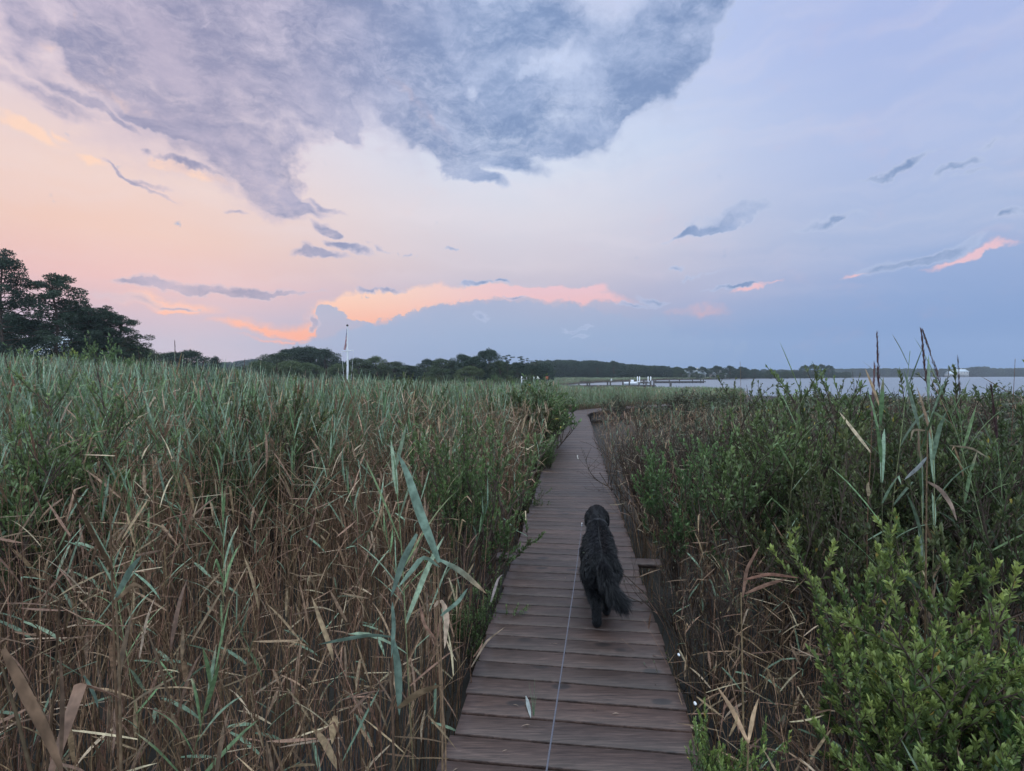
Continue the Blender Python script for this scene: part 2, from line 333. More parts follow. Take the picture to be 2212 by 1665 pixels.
me = bpy.data.meshes.new('marsh_ground'); me.from_pydata([(x, y, ZG) for x, y in poly] + [(x, y, ZG-.5) for x, y in SHORE], [],
    [list(range(len(poly)))[::-1]] + [[1+i, 2+i, len(poly)+1+i, len(poly)+i] for i in range(len(SHORE)-1)])
m, n, o = newmat('wet_mud'); X = n.nodes; K = n.links
t = X.new('ShaderNodeTexCoord'); z = X.new('ShaderNodeTexNoise'); z.inputs['Scale'].default_value = 2.5; z.inputs['Detail'].default_value = 9; z.inputs['Roughness'].default_value = .65; K.new(t.outputs['Object'], z.inputs[0])
cr = X.new('ShaderNodeValToRGB'); K.new(z.outputs[0], cr.inputs[0]); cr.color_ramp.elements[0].position = .3; cr.color_ramp.elements[0].color = (.008, .0075, .007, 1); cr.color_ramp.elements[1].position = .7; cr.color_ramp.elements[1].color = (.032, .027, .020, 1)
p = X.new('ShaderNodeBsdfPrincipled'); K.new(cr.outputs[0], p.inputs['Base Color']); p.inputs['Roughness'].default_value = .75
b = X.new('ShaderNodeBump'); b.inputs['Strength'].default_value = .8; b.inputs['Distance'].default_value = .05; K.new(z.outputs[0], b.inputs['Height']); K.new(b.outputs[0], p.inputs['Normal']); K.new(p.outputs[0], o.inputs[0])
me.materials.append(m); tag(link('ground', me), kind='structure')
def watermat(name, bumpd, tint):
    m, n, o = newmat(name); X = n.nodes; K = n.links
    p = X.new('ShaderNodeBsdfPrincipled'); p.inputs['Base Color'].default_value = tint; p.inputs['Roughness'].default_value = .3; p.inputs['IOR'].default_value = 1.33
    t = X.new('ShaderNodeTexCoord'); mp = X.new('ShaderNodeMapping'); mp.inputs[3].default_value = (.5, 1.6, 1); K.new(t.outputs['Object'], mp.inputs[0])
    z = X.new('ShaderNodeTexNoise'); z.inputs['Scale'].default_value = 1.1; z.inputs['Detail'].default_value = 5; K.new(mp.outputs[0], z.inputs[0])
    b = X.new('ShaderNodeBump'); b.inputs['Strength'].default_value = .8; b.inputs['Distance'].default_value = bumpd; K.new(z.outputs[0], b.inputs['Height']); K.new(b.outputs[0], p.inputs['Normal'])
    K.new(p.outputs[0], o.inputs[0]); return m
me = bpy.data.meshes.new('water'); me.from_pydata([(-740, -60, ZW), (740, -60, ZW), (740, 745, ZW), (-740, 745, ZW)], [], [(0, 1, 2, 3)])
me.materials.append(watermat('bay_water', .45, (.16, .18, .21, 1))); tag(link('bay_water', me), kind='structure')
# tidal puddles standing between the stems beside the deck
g = Geo()
for (x, y, r) in ((1.30, 2.45, .24), (1.40, 3.2, .28), (-1.05, 2.6, .3), (1.15, 1.75, .2), (2.0, 4.4, .4)):
    a = np.linspace(0, 2*np.pi, 22, endpoint=False); rr = r*(1 + .25*np.sin(a*3+x) + .15*np.sin(a*5+y))
    V = np.vstack([np.stack([x+rr*np.cos(a), y+1.3*rr*np.sin(a), np.full(22, ZG+.012)], -1), (x, y, ZG+.012)])
    g.add(V, [np.stack([np.full(22, 22), np.arange(22), (np.arange(22)+1) % 22], -1)], (0, 0, 0))
tag(link('tidal_puddles', g.mesh('tidal_puddles', watermat('puddle_water', .004, (.03, .03, .03, 1)))), kind='structure')

def in_poly(x, y, P):
    c = np.zeros(len(x), bool); P = np.array(P)
    x1, y1 = P[:, 0], P[:, 1]; x2, y2 = np.roll(x1, -1), np.roll(y1, -1)
    for a, b_, c_, d in zip(x1, y1, x2, y2):
        k = ((b_ > y) != (d > y))
        if k.any():
            xi = (c_-a)*(y-b_)/(d-b_+1e-12) + a; c ^= k & (x < xi)
    return c

# ------------------------------------------------------------------ boardwalk
PATH = [(-.01-.124*.8, -.8)] + [(-.01+.1245*y, y) for y in (0, 5, 10, 15, 19.0)] + [(2.47, 20.4), (2.85, 21.7), (3.55, 22.9), (4.6, 24.1), (6.2, 25.5), (9.5, 28.0), (13, 30.5)]
PATH = np.array(PATH); HW = .53
def resample(P, step):
    d = np.r_[0, np.cumsum(np.linalg.norm(np.diff(P, axis=0), axis=1))]; s = np.arange(0, d[-1], step)
    return np.stack([np.interp(s, d, P[:, 0]), np.interp(s, d, P[:, 1])], -1)
FP = resample(PATH, .05)
for _ in range(18): FP[1:-1] = (FP[:-2]+FP[1:-1]*2+FP[2:])/4
def path_dist(x, y):
    P = FP[::6]; d = (x[:, None]-P[None, :, 0])**2 + (y[:, None]-P[None, :, 1])**2
    k = d.argmin(1); T = norm(np.gradient(P, axis=0))[k]; s = T[:, 1]*(x-P[k, 0]) - T[:, 0]*(y-P[k, 1])
    return np.sqrt(d.min(1)), np.sign(s)
PP = resample(FP, .1455); TT = norm(np.gradient(PP, axis=0))
walk = empty('boardwalk', 'long weathered plank boardwalk running through the marsh and bending right', 'boardwalk')
g = Geo(); pr = random.Random(3)
for i, ((x, y), (tx, ty)) in enumerate(zip(PP, TT)):
    turn = 1.0 if y < 19.5 else 1.1
    hw = HW + pr.uniform(-.008, .008); off = pr.uniform(-.008, .008); dz = pr.uniform(-.002, .002)
    if i and abs(y - 4.42) < .08: hwL, hwR = .69, .74
    else: hwL = hwR = hw
    wp = .0647*turn*(1 if pr.random() < .8 else .97); sx_, sy_ = ty, -tx; jit = pr.uniform(-.004, .004)
    nx = 14; us = np.linspace(-hwL+off, hwR+off, nx); prof = [(-wp, -.036), (-wp, -.002), (-wp+.0025, 0), (wp-.0025, 0), (wp, -.002), (wp, -.036)]
    cup = pr.uniform(-.0012, .0012); tl = pr.uniform(-.002, .002)
    V = []
    for u in us:
        e = .0012*math.sin(u*9+i*3.1)+.0008*math.sin(u*23+i)
        for (a, c_) in prof:
            aa = a + e*(1 if a > 0 else -1) + jit*u
            V.append((x+sx_*u+tx*aa, y+sy_*u+ty*aa, c_+dz+cup*(abs(a) < wp-.004)+tl*u))
    k = 6; ii, jj = np.meshgrid(np.arange(nx-1), np.arange(k), indexing='ij'); j2 = (jj+1) % k
    Fq = np.stack([ii*k+jj, (ii+1)*k+jj, (ii+1)*k+j2, ii*k+j2], -1).reshape(-1, 4)
    ends = np.array([(5, 4, 3, 2), (5, 2, 1, 0), ((nx-1)*k, (nx-1)*k+1, (nx-1)*k+2, (nx-1)*k+3), ((nx-1)*k, (nx-1)*k+3, (nx-1)*k+4, (nx-1)*k+5)])
    tone = pr.uniform(0, 1)
    g.add(V, [Fq, ends], (tone, pr.random(), pr.random()))
m, n, o = newmat('weathered_plank'); X = n.nodes; K = n.links
t = X.new('ShaderNodeTexCoord'); a_ = X.new('ShaderNodeAttribute'); a_.attribute_name = 'Col'
def MP(scale, rz=R(7.1), offs=True):
    mp = X.new('ShaderNodeMapping'); mp.inputs[2].default_value = (0, 0, rz); mp.inputs[3].default_value = scale
    s = X.new('ShaderNodeVectorMath'); s.operation = 'SCALE'; K.new(a_.outputs[0], s.inputs[0]); s.inputs[3].default_value = 37 if offs else 0
    ad = X.new('ShaderNodeVectorMath'); K.new(t.outputs['Object'], ad.inputs[0]); K.new(s.outputs[0], ad.inputs[1])
    K.new(ad.outputs[0], mp.inputs[0]); return mp.outputs[0]
def NZ(vec, sc, det=6, ro=.6, di=0):
    z = X.new('ShaderNodeTexNoise'); z.inputs['Scale'].default_value = sc; z.inputs['Detail'].default_value = det; z.inputs['Roughness'].default_value = ro; z.inputs['Distortion'].default_value = di; K.new(vec, z.inputs[0]); return z.outputs[0]
def RP(f, st):
    c = X.new('ShaderNodeValToRGB'); K.new(f, c.inputs[0])
    for i, (p_, q) in enumerate(st):
        e = c.color_ramp.elements[i] if i < 2 else c.color_ramp.elements.new(p_)
        e.position = p_; e.color = (*q, 1) if len(q) == 3 else q
    return c.outputs[0]
def MX(f, a, b, mode='MIX'):
    q = X.new('ShaderNodeMix'); q.data_type = 'RGBA'; q.blend_type = mode
    for s, v in ((q.inputs[0], f), (q.inputs[6], a), (q.inputs[7], b)):
        if isinstance(v, (int, float, tuple)): s.default_value = v
        else: K.new(v, s)
    return q.outputs[2]
gr = NZ(MP((1.6, 34, 10)), 3.0, 8, .62, 1.2)
fine = NZ(MP((5, 160, 30)), 3.0, 5, .6, .3)
blot = NZ(MP((1, 1.6, 1), offs=False), 1.6, 5, .55)
base = RP(gr, [(.30, (.020, .013, .011)), (.46, (.052, .036, .030)), (.60, (.085, .062, .053)), (.78, (.145, .115, .10))])
sp = X.new('ShaderNodeSeparateColor'); K.new(a_.outputs[0], sp.inputs[0])
base = MX(.75, base, RP(sp.outputs[0], [(0, (.55, .48, .46)), (.3, (1.1, .90, .84)), (.55, (.78, .74, .76)), (.8, (1.3, 1.0, .90)), (1, (1.15, 1.05, 1.05))]), 'MULTIPLY')
base = MX(.9, base, RP(fine, [(.35, (.62, .62, .62)), (.6, (1.12, 1.12, 1.12))]), 'MULTIPLY')
base = MX(.8, base, RP(blot, [(.3, (.62, .62, .64)), (.7, (1.25, 1.2, 1.18))]), 'MULTIPLY')
vo = X.new('ShaderNodeTexVoronoi'); vo.inputs['Scale'].default_value = 1.0; vo.inputs['Randomness'].default_value = 1
K.new(MP((3.2, 6.5, 3)), vo.inputs[0])
kn = RP(vo.outputs['Distance'], [(.0, (1, 1, 1)), (.13, (.9, .9, .9)), (.19, (0, 0, 0)), (.24, (0, 0, 0))])
base = MX(kn, base, (.022, .016, .015, 1))
p = X.new('ShaderNodeBsdfPrincipled'); K.new(base, p.inputs['Base Color']); p.inputs['Roughness'].default_value = .48; p.inputs['Specular IOR Level'].default_value = .5
b = X.new('ShaderNodeBump'); b.inputs['Strength'].default_value = .55; b.inputs['Distance'].default_value = .004; K.new(MX(.5, gr, fine), b.inputs['Height']); K.new(b.outputs[0], p.inputs['Normal']); K.new(p.outputs[0], o.inputs[0])
link('decking', g.mesh('decking', m, False), walk)
g = Geo()
for s in (-.36, 0, .36):
    P = FP[::10]; T = norm(np.gradient(P, axis=0)); Q = P + np.stack([T[:, 1], -T[:, 0]], -1)*s
    for a, b_ in zip(Q[:-1], Q[1:]):
        c = (a+b_)/2; l = np.linalg.norm(b_-a); box(g, (c[0], c[1], -.14), (.045, l, .19), (.05, .045, .04), rz=math.atan2(b_[1]-a[1], b_[0]-a[0])-math.pi/2)
link('stringer', g.mesh('stringer', M_dock, False), walk)
for i in range(0, 180, 17):
    if i >= len(PP): break
    for s in (-.43, .43):
        g = Geo(); x, y = PP[i]+np.array([TT[i][1], -TT[i][0]])*s; box(g, (x, y, -.45), (.09, .09, .8), (.06, .05, .045), rz=-.12); link('post', g.mesh('post', M_dock, False), walk)
# ------------------------------------------------------------------ reeds
GREEN = np.array([.155, .235, .110]); GREYG = np.array([.20, .275, .185]); TAN = np.array([.31, .20, .125]); BROWN = np.array([.13, .072, .045]); STRAW = np.array([.46, .36, .24])
def reed_mesh(seed, kind, mat=M_reed, parts=None, h=2.0, lean=None, plume=False, blades=None, wmul=1.0):
    r = random.Random(seed); g = parts['stem'] if parts else Geo(); gb = parts['blade'] if parts else g; gp = parts['plume'] if parts else g
    la = r.uniform(0, 6.28); ln = lean if lean is not None else r.uniform(.02, .22) if kind != 'dead' else r.uniform(.02, .35)
    n = 9; P = []
    for i in range(n):
        t = i/(n-1); k = ln*h*(t**1.8)
        P.append((math.cos(la)*k + .012*math.sin(t*7+seed), math.sin(la)*k + .012*math.cos(t*5+seed), h*t*(1-.1*ln*t)))
    P = np.array(P); t = np.linspace(0, 1, n)[:, None]
    if kind == 'green': sc = BROWN*(1-t)**.6*1.1 + GREEN*np.clip(t*1.5-.3, 0, 1)*1.0 + TAN*.25*(1-t)
    elif kind == 'dead': sc = np.tile(TAN*r.uniform(.55, .95) + BROWN*.2, (n, 1))
    elif kind == 'stalk': sc = (BROWN*r.uniform(.5, 1.2)+TAN*r.uniform(.1, .9))*(.75+.35*np.sin(t*9+seed)**2)
    else: sc = BROWN*r.uniform(.9, 1.5)*(1-t*.3)+TAN*.2*t
    tube(g, P, np.linspace(.0042, .0016, n)*wmul, sc, 4, False)
    def onstem(t_): return np.array([np.interp(t_, np.linspace(0, 1, n), P[:, k]) for k in range(3)])
    nb = blades if blades is not None else {'green': r.randint(11, 14), 'dead': r.randint(2, 5), 'cane': r.randint(1, 4), 'stalk': r.choice((0, 0, 0, 1, 1, 2))}[kind]
    a = r.uniform(0, 6.28)
    for b_ in range(nb):
        f = (b_+.6)/nb
        t_ = {'green': .42+.57*f**.85, 'dead': .52+.47*f, 'cane': .55+.4*f, 'stalk': .35+.6*f}[kind]
        a += math.pi*r.uniform(.75, 1.25)
        o_ = onstem(t_); L_ = r.uniform(.20, .42)*(1.05-.45*abs(t_-.65))*(h/2)**.5; m_ = 7
        up = r.uniform(.5, 1.15) if kind == 'green' else r.uniform(-.6, 1.3)
        if kind == 'green': up = max(up, t_*1.5-.1)
        droop = r.uniform(.2, 1.2) if t_ < .85 else r.uniform(0, .35)
        if kind != 'green': droop = r.uniform(0, 1.0)
        pts = []; ang = math.pi/2 - .35 if up > 1.1 else up; p_ = o_.copy(); kink = r.random() < (.12 if kind == 'green' else .22); kk = r.randint(2, 4)
        for j in range(m_):
            pts.append(p_.copy())
            p_ = p_ + np.array([math.cos(a)*math.cos(ang), math.sin(a)*math.cos(ang), math.sin(ang)])*L_/(m_-1)
            ang -= droop/(m_-1)*(.3+1.2*j/m_)
            if kink and j == kk: ang -= r.uniform(.8, 1.8)
            a += r.uniform(-.06, .06)
        s = np.linspace(0, 1, m_); wd = np.sin(np.pi*np.clip(s*.86+.12, 0, 1))**.8*r.uniform(.009, .024)*wmul; wd[-1] = .0008
        if kind == 'green':
            brown = r.random() < (.55 if t_ < .5 else .10)
            c0 = GREEN*(1-r.random()*.2) if r.random() < .45 else GREYG
            c = (TAN*r.uniform(.5, 1.0)) if brown else c0
            tipb = r.random() < .3; cc = np.array([c if not (tipb and j > 4) else c*.4+STRAW*.5 for j in range(m_)])
        else:
            c = TAN*r.uniform(.45, 1.05) if r.random() < .75 else (STRAW*r.uniform(.8, 1.2) if r.random() < .6 else GREYG); cc = np.tile(c, (m_, 1))
        sd_ = np.tile((-math.sin(a), math.cos(a), r.uniform(-.5, .5)), (m_, 1)); tw = np.linspace(0, r.uniform(-1, 1), m_)[:, None]
        ribbon(gb, pts, wd, sd_+tw*np.array([0, 0, 1.]), cc, .18)
    if plume:
        tp = P[-1]; T = norm(P[-1]-P[-2]); q = []
        for k in range(70):
            s = r.random(); aa = r.uniform(0, 6.28); q.append((tp+T*(s*.30), norm(T*1.6+np.array([math.cos(aa), math.sin(aa), 0])*.35*(1-s*.6))))
        tube(gp, [tp, tp+T*.16, tp+T*.31], [.0018, .0012, .0006], (.07, .04, .05), 3, False)
        leaves(gp, np.array([x[0] for x in q]), np.array([x[1] for x in q]), np.array([[0, .3, 1.]]*70), .050, .0055, (.13, .07, .07), True)
    return g.mesh('reed', mat) if not parts else None
def group_tree(cname, meshes):
    c = bpy.data.collections.new(cname)
    for i, m_ in enumerate(meshes):
        o = bpy.data.objects.new('%s_%03d' % (cname, i), m_); c.objects.link(o)
    ng = bpy.data.node_groups.new(cname, 'GeometryNodeTree')
    ng.interface.new_socket('Geometry', in_out='INPUT', socket_type='NodeSocketGeometry'); ng.interface.new_socket('Geometry', in_out='OUTPUT', socket_type='NodeSocketGeometry')
    X = ng.nodes; K = ng.links; gi = X.new('NodeGroupInput'); go = X.new('NodeGroupOutput')
    ci = X.new('GeometryNodeCollectionInfo'); ci.inputs[0].default_value = c; ci.inputs[1].default_value = True; ci.inputs[2].default_value = True
    ip = X.new('GeometryNodeInstanceOnPoints'); K.new(gi.outputs[0], ip.inputs[0]); K.new(ci.outputs[0], ip.inputs['Instance']); ip.inputs['Pick Instance'].default_value = True
    for nm, dt, so_ in (('idx', 'INT', 'Instance Index'), ('rot', 'FLOAT_VECTOR', 'Rotation'), ('scl', 'FLOAT_VECTOR', 'Scale')):
        a = X.new('GeometryNodeInputNamedAttribute'); a.data_type = dt; a.inputs[0].default_value = nm
        src = [q_ for q_ in a.outputs if q_.enabled and q_.name == 'Attribute'][0]
        K.new(src, ip.inputs[so_])
    K.new(ip.outputs[0], go.inputs[0]); return ng
def scatter(name, ng, pts, rot, scl, idx, label, cat):
    me = bpy.data.meshes.new(name); n = len(pts); me.vertices.add(n); me.vertices.foreach_set('co', np.asarray(pts, np.float32).ravel())
    for nm, v in (('rot', rot), ('scl', scl)):
        a = me.attributes.new(nm, 'FLOAT_VECTOR', 'POINT'); a.data.foreach_set('vector', np.asarray(v, np.float32).ravel())
    a = me.attributes.new('idx', 'INT', 'POINT'); a.data.foreach_set('value', np.asarray(idx, np.int32))
    me.update(); o = link(name, me); md = o.modifiers.new('scatter', 'NODES'); md.node_group = ng
    return tag(o, label, cat, kind='stuff')
def pn(x, y, s, off=0.):
    return np.array([mnoise.noise(Vector((a*s+off, b_*s-off, off*.7))) for a, b_ in zip(x, y)])
def wedge(n, y0, y1, a0, a1, r=rng):
    """points spread evenly over the ground between two depths and two side slopes x/y"""
    u = np.sqrt(r.uniform(y0**2, y1**2, n)); s = r.uniform(a0, a1, n); return u*s, u
NG_, ND_, NC_, NP_, NS_ = 12, 10, 8, 4, 12
protos = [reed_mesh(i, 'green') for i in range(NG_)] + [reed_mesh(50+i, 'dead') for i in range(ND_)] + [reed_mesh(90+i, 'cane') for i in range(NC_)] + [reed_mesh(130+i, 'green', plume=True) for i in range(NP_)]
protos += [reed_mesh(160+i, 'stalk', lean=(.03, .06, .1, .3)[i % 4], wmul=1.15) for i in range(NS_)]
BASE_ = NG_+ND_+NC_+NP_+NS_
# clumps for the distance: ten reeds in one, broader blades
def clump(seed, kind='green'):
    r = random.Random(seed); g = Geo()
    for k in range(11):
        gg = {'stem': Geo(), 'blade': Geo(), 'plume': Geo()}; reed_mesh(seed*31+k, kind if r.random() < .8 else 'dead', parts=gg, h=2.0*r.uniform(.8, 1.02), blades=9, wmul=1.6)
        off = np.array([r.gauss(0, .28), r.gauss(0, .28), 0])
        for q in gg.values():
            if q.n:
                V = np.concatenate(q.v)+off; C = np.concatenate(q.c); g.add(V, [np.concatenate(q.f[4])] if q.f[4] else [np.concatenate(q.f[3])], C)
    return g.mesh('reed_clump', M_reed)
ncl = 5
protos += [clump(7+i) for i in range(ncl)] + [clump(27+i, 'dead') for i in range(3)]
NG_R = group_tree('marsh_reed', protos)
def canopy_left(x, y):
    d = np.hypot(x, y); s = -x/np.maximum(y, .1)
    z = np.interp(y, [0, 2, 4, 7, 12, 22, 35, 60, 110], [.95, 1.0, 1.12, 1.28, 1.34, 1.06, .58, .32, .15])
    z = z + np.clip(s-.35, 0, .8)*np.interp(y, [0, 4, 10, 25, 60], [0, .20, .70, 1.3, .5])
    return z
SHORE_A = np.array(SHORE)
def on_land(x, y): return in_poly(x, y, poly)
def shore_gap(x, y):
    return np.sqrt(((x[:, None]-SHORE_A[None, :, 0])**2 + (y[:, None]-SHORE_A[None, :, 1])**2).min(1))
def field(bands, side):
    P, Rt, S, I = [], [], [], []
    for (n, y0, y1, a0, a1) in bands:
        x, y = wedge(n, y0, y1, a0, a1); pd, ps = path_dist(x, y)
        k = (pd > HW+.07+.10*rng.random(n)) & ~((np.abs(y-4.15) < .42) & (pd < HW+.42)) & (ps*side > 0) & on_land(x, y) & (np.hypot(x, y) > .75); x, y, pd = x[k], y[k], pd[k]; n = len(x)
        if not n: continue
        big = pn(x, y, .16, 3.1); mid_ = pn(x, y, .55, 9.2); u = rng.random(n); far = y0 >= 28
        if side < 0:
            z = canopy_left(x, y) + big*.22 + mid_*.14
            deadn = np.clip(1.2-(pd-HW)/2.6, 0, 1)*np.clip((13-y)/4, 0, 1) + .22*np.clip((4.5-y)/2, 0, 1) + big*.5
            z = z - .28*np.clip(1-(pd-HW)/2.2, 0, 1)*(y < 16)
            dead = u < np.clip(deadn*.8+.08, .06, .8); cane = (~dead) & (rng.random(n) < np.interp(y, [0, 4, 8, 13], [.6, .5, .22, .05]))
        else:
            z = np.interp(y, [0, 2, 4, 7, 12, 22, 35, 60], [.20, .28, .50, .72, .80, .62, .0, .0]) + big*.25 + mid_*.2
            dead = u < np.clip(.55+big+.4*np.clip(1.6-(pd-HW), 0, 1), .2, .95); cane = (~dead) & (rng.random(n) < .45)
            sg = shore_gap(x, y); z = np.where((y > 16) & (pd < 4.5), np.minimum(z, .0+(pd-HW)*.06), z); z = np.where(y > 27, -.24+np.clip(sg, 0, 8)*.015, z)
        z = z - np.abs(rng.normal(0, .16, n)) ; z = np.where(cane, z-rng.random(n)*.5, z)
        h = np.maximum(z-ZG, .35)/2.0
        if far: idx = np.where(dead, BASE_+ncl+rng.integers(0, 3, n), BASE_+rng.integers(0, ncl, n)); wsc = h*0+1.0
        else:
            idx = np.where(dead, NG_+rng.integers(0, ND_, n), np.where(cane, NG_+ND_+rng.integers(0, NC_, n), rng.integers(0, NG_, n)))
            st = rng.random(n) < np.interp(y, [0, 2.5, 5, 8, 12], [.93, .90, .74, .36, .0])*(1 if side < 0 else .9); idx = np.where(st, NG_+ND_+NC_+NP_+rng.integers(0, NS_, n), idx); h = np.where(st, h*rng.uniform(.55, 1.0, n), h)
            pl = (~dead) & (~st) & (~cane) & (rng.random(n) < .015); idx = np.where(pl, NG_+ND_+NC_+rng.integers(0, NP_, n), idx); wsc = np.clip(h, .6, 1.1)
            if y0 >= 12: wsc = wsc*1.15
        # stems right at the deck lean away from it
        tilt = rng.normal(0, .06, (n, 2)) + (rng.random((n, 1)) < .10)*rng.normal(0, .35, (n, 2))*np.where(dead | cane, 1, .4)[:, None]
        near = pd < HW+.45; tilt[near] *= .4; tilt[:, 1] += np.where(near, .05*side, 0)
        P.append(np.stack([x, y, np.full(n, ZG-.01)], -1)); Rt.append(np.stack([tilt[:, 0], tilt[:, 1], rng.uniform(0, 6.28, n)*np.where(near, 1, 1)], -1))
        S.append(np.stack([wsc, wsc, h*1.04], -1)); I.append(idx)
    return [np.concatenate(q) for q in (P, Rt, S, I)]
LB = [(1900, .7, 3, -1.9, .2), (3200, 3, 6, -1.5, .2), (8500, 6, 12, -1.35, .22), (15000, 12, 28, -1.3, .3), (5200, 28, 60, -1.25, .45), (3600, 60, 125, -1.2, .5)]
RB = [(1500, .8, 3, 0, 1.9), (2200, 3, 6, .1, 1.5), (2600, 6, 12, .1, 1.35), (2600, 12, 28, .05, 1.3), (1200, 28, 62, -.05, 1.2)]
for side, B_, nm, lb in ((-1, LB, 'reeds', 'dense bed of grey-green reeds with tan dead stalks left of the boardwalk'), (1, RB, 'reeds', 'brown and green marsh reeds among the shrubs right of the boardwalk')):
    scatter(nm, NG_R, *field(B_, side), lb, 'reeds')
# far marsh spit beyond the inlet: low pale grass
x, y = wedge(3000, 70, 330, -.3, .42); k = on_land(x, y) & (shore_gap(x, y) < 60) & (y > 85); x, y = x[k], y[k]; n = len(x)
scatter('marsh_grass', NG_R, np.stack([x, y, np.full(n, ZG)], -1), np.stack([x*0, x*0, rng.uniform(0, 6, n)], -1), np.stack([x*0+3.2, x*0+3.2, rng.uniform(.35, .6, n)], -1), BASE_+rng.integers(0, ncl, n),
        'low pale marsh grass on the spit beyond the dock', 'grass')

# ------------------------------------------------------------------ shrubs
def shrub(seed, h=1.0, spread=.7, stems=9, leafn=6500, ln=.034, wd=.013, cols=((.075, .125, .035), (.12, .20, .05)), bare=0., tuft=.55, simple=False, fine=1.0):
    """branches and leaves as two meshes; the leaves stand in spirals round the upper twigs, brightest on the young tips"""
    r = random.Random(seed); rg = np.random.default_rng(seed); gw = Geo(); tips = []; c_bark = (.085, .062, .05)
    def grow(p, d, L_, rad, lev):
        n = 5; P = [np.array(p)]; D = np.array(d, float)
        for i in range(n):
            D = norm(D + rg.normal(0, .13, 3) + np.array([0, 0, .10])); P.append(P[-1]+D*L_/n)
        tube(gw, P, np.linspace(rad, rad*.5, n+1), c_bark, 4 if lev < 2 else 3, False)
        if lev >= 2: tips.append((P, D)); return
        for k in range(r.randint(4, 6) if lev == 0 else r.randint(4, 6)):
            t = r.uniform(.35, 1); i = min(n-1, int(t*n)); q = P[i]+(P[i+1]-P[i])*(t*n-i) if i < n else P[-1]
            ax = norm(rg.normal(0, 1, 3)); nd_ = norm(D*.8 + ax*.75 + np.array([0, 0, .35])); grow(q, nd_, L_*r.uniform(.40, .62), rad*.5, lev+1)
        if lev == 1: tips.append((P[2:], D))
    for s in range(stems):
        a = s/stems*6.28+r.uniform(-.4, .4); o_ = r.uniform(.1, 1)*spread; d = norm(np.array([math.cos(a)*o_, math.sin(a)*o_, 1.0*h]))
        grow((math.cos(a)*.05*spread, math.sin(a)*.05*spread, -.02), d, h*r.uniform(.55, .8), .010*h**.5*fine, 0)
    gl = Geo(); per = max(3, int(leafn/len(tips))); PS, DS, CS, LS = [], [], [], []
    zmax = max(t[0][-1][2] for t in tips)
    for (P, D) in tips:
        if r.random() < bare: continue
        P = np.array(P); tone = r.random(); k_ = max(3, int(per*r.uniform(.5, 1.5)))
        s = rg.uniform(.1, 1, k_)**tuft; idx = s*(len(P)-1); i0 = np.clip(idx.astype(int), 0, len(P)-2); q = P[i0]+(P[i0+1]-P[i0])*(idx-i0)[:, None]
        ax = norm(rg.normal(0, 1, (k_, 3))); dd = norm(norm(P[i0+1]-P[i0])*(.35+.5*s[:, None]) + ax*.65 + np.array([0, 0, .25]))
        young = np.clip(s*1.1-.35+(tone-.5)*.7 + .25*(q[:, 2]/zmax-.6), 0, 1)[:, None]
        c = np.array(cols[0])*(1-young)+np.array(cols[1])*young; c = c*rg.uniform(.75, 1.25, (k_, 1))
        yl = rg.random(k_) < .006; c[yl] = (.35, .28, .06)
        PS.append(q); DS.append(dd); CS.append(c); LS.append(ln*rg.uniform(.6, 1.2, k_)*(1.05-.3*s))
    if PS:
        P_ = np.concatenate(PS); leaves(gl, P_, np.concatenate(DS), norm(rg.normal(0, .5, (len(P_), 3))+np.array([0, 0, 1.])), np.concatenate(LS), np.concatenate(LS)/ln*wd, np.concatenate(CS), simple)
    return gw.mesh('shrub_branches', M_bark), (gl.mesh('shrub_leaves', M_leaf) if gl.n else None)
def put_shrub(ms, x, y, label, group=None, s=1.0, rz=0., sz=None, z=ZG, name='marsh_shrub', tilt=None):
    e = empty(name, label, 'shrub', (x, y, z), rz, group); e.scale = (s*1.12, s*1.12, sz or s)
    if tilt: e.rotation_euler.x, e.rotation_euler.y = tilt
    link('branches', ms[0], e)
    if ms[1]: link('leaves', ms[1], e)
    return e
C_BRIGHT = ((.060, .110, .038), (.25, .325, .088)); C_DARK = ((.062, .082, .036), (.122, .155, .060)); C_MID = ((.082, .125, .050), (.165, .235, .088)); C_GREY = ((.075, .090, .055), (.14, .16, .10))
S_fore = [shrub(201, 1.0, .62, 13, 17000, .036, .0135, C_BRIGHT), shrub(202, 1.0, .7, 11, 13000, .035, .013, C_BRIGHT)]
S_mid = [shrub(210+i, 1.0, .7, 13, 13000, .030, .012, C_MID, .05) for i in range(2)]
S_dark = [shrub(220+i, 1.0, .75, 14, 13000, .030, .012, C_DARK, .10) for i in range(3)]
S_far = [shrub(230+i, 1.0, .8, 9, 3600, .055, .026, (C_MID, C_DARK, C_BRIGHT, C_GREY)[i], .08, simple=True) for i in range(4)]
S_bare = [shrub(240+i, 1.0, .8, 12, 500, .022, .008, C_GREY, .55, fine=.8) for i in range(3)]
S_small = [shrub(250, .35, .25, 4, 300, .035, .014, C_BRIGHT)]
def PXs(px, Y): return at(px, 900, Y).x
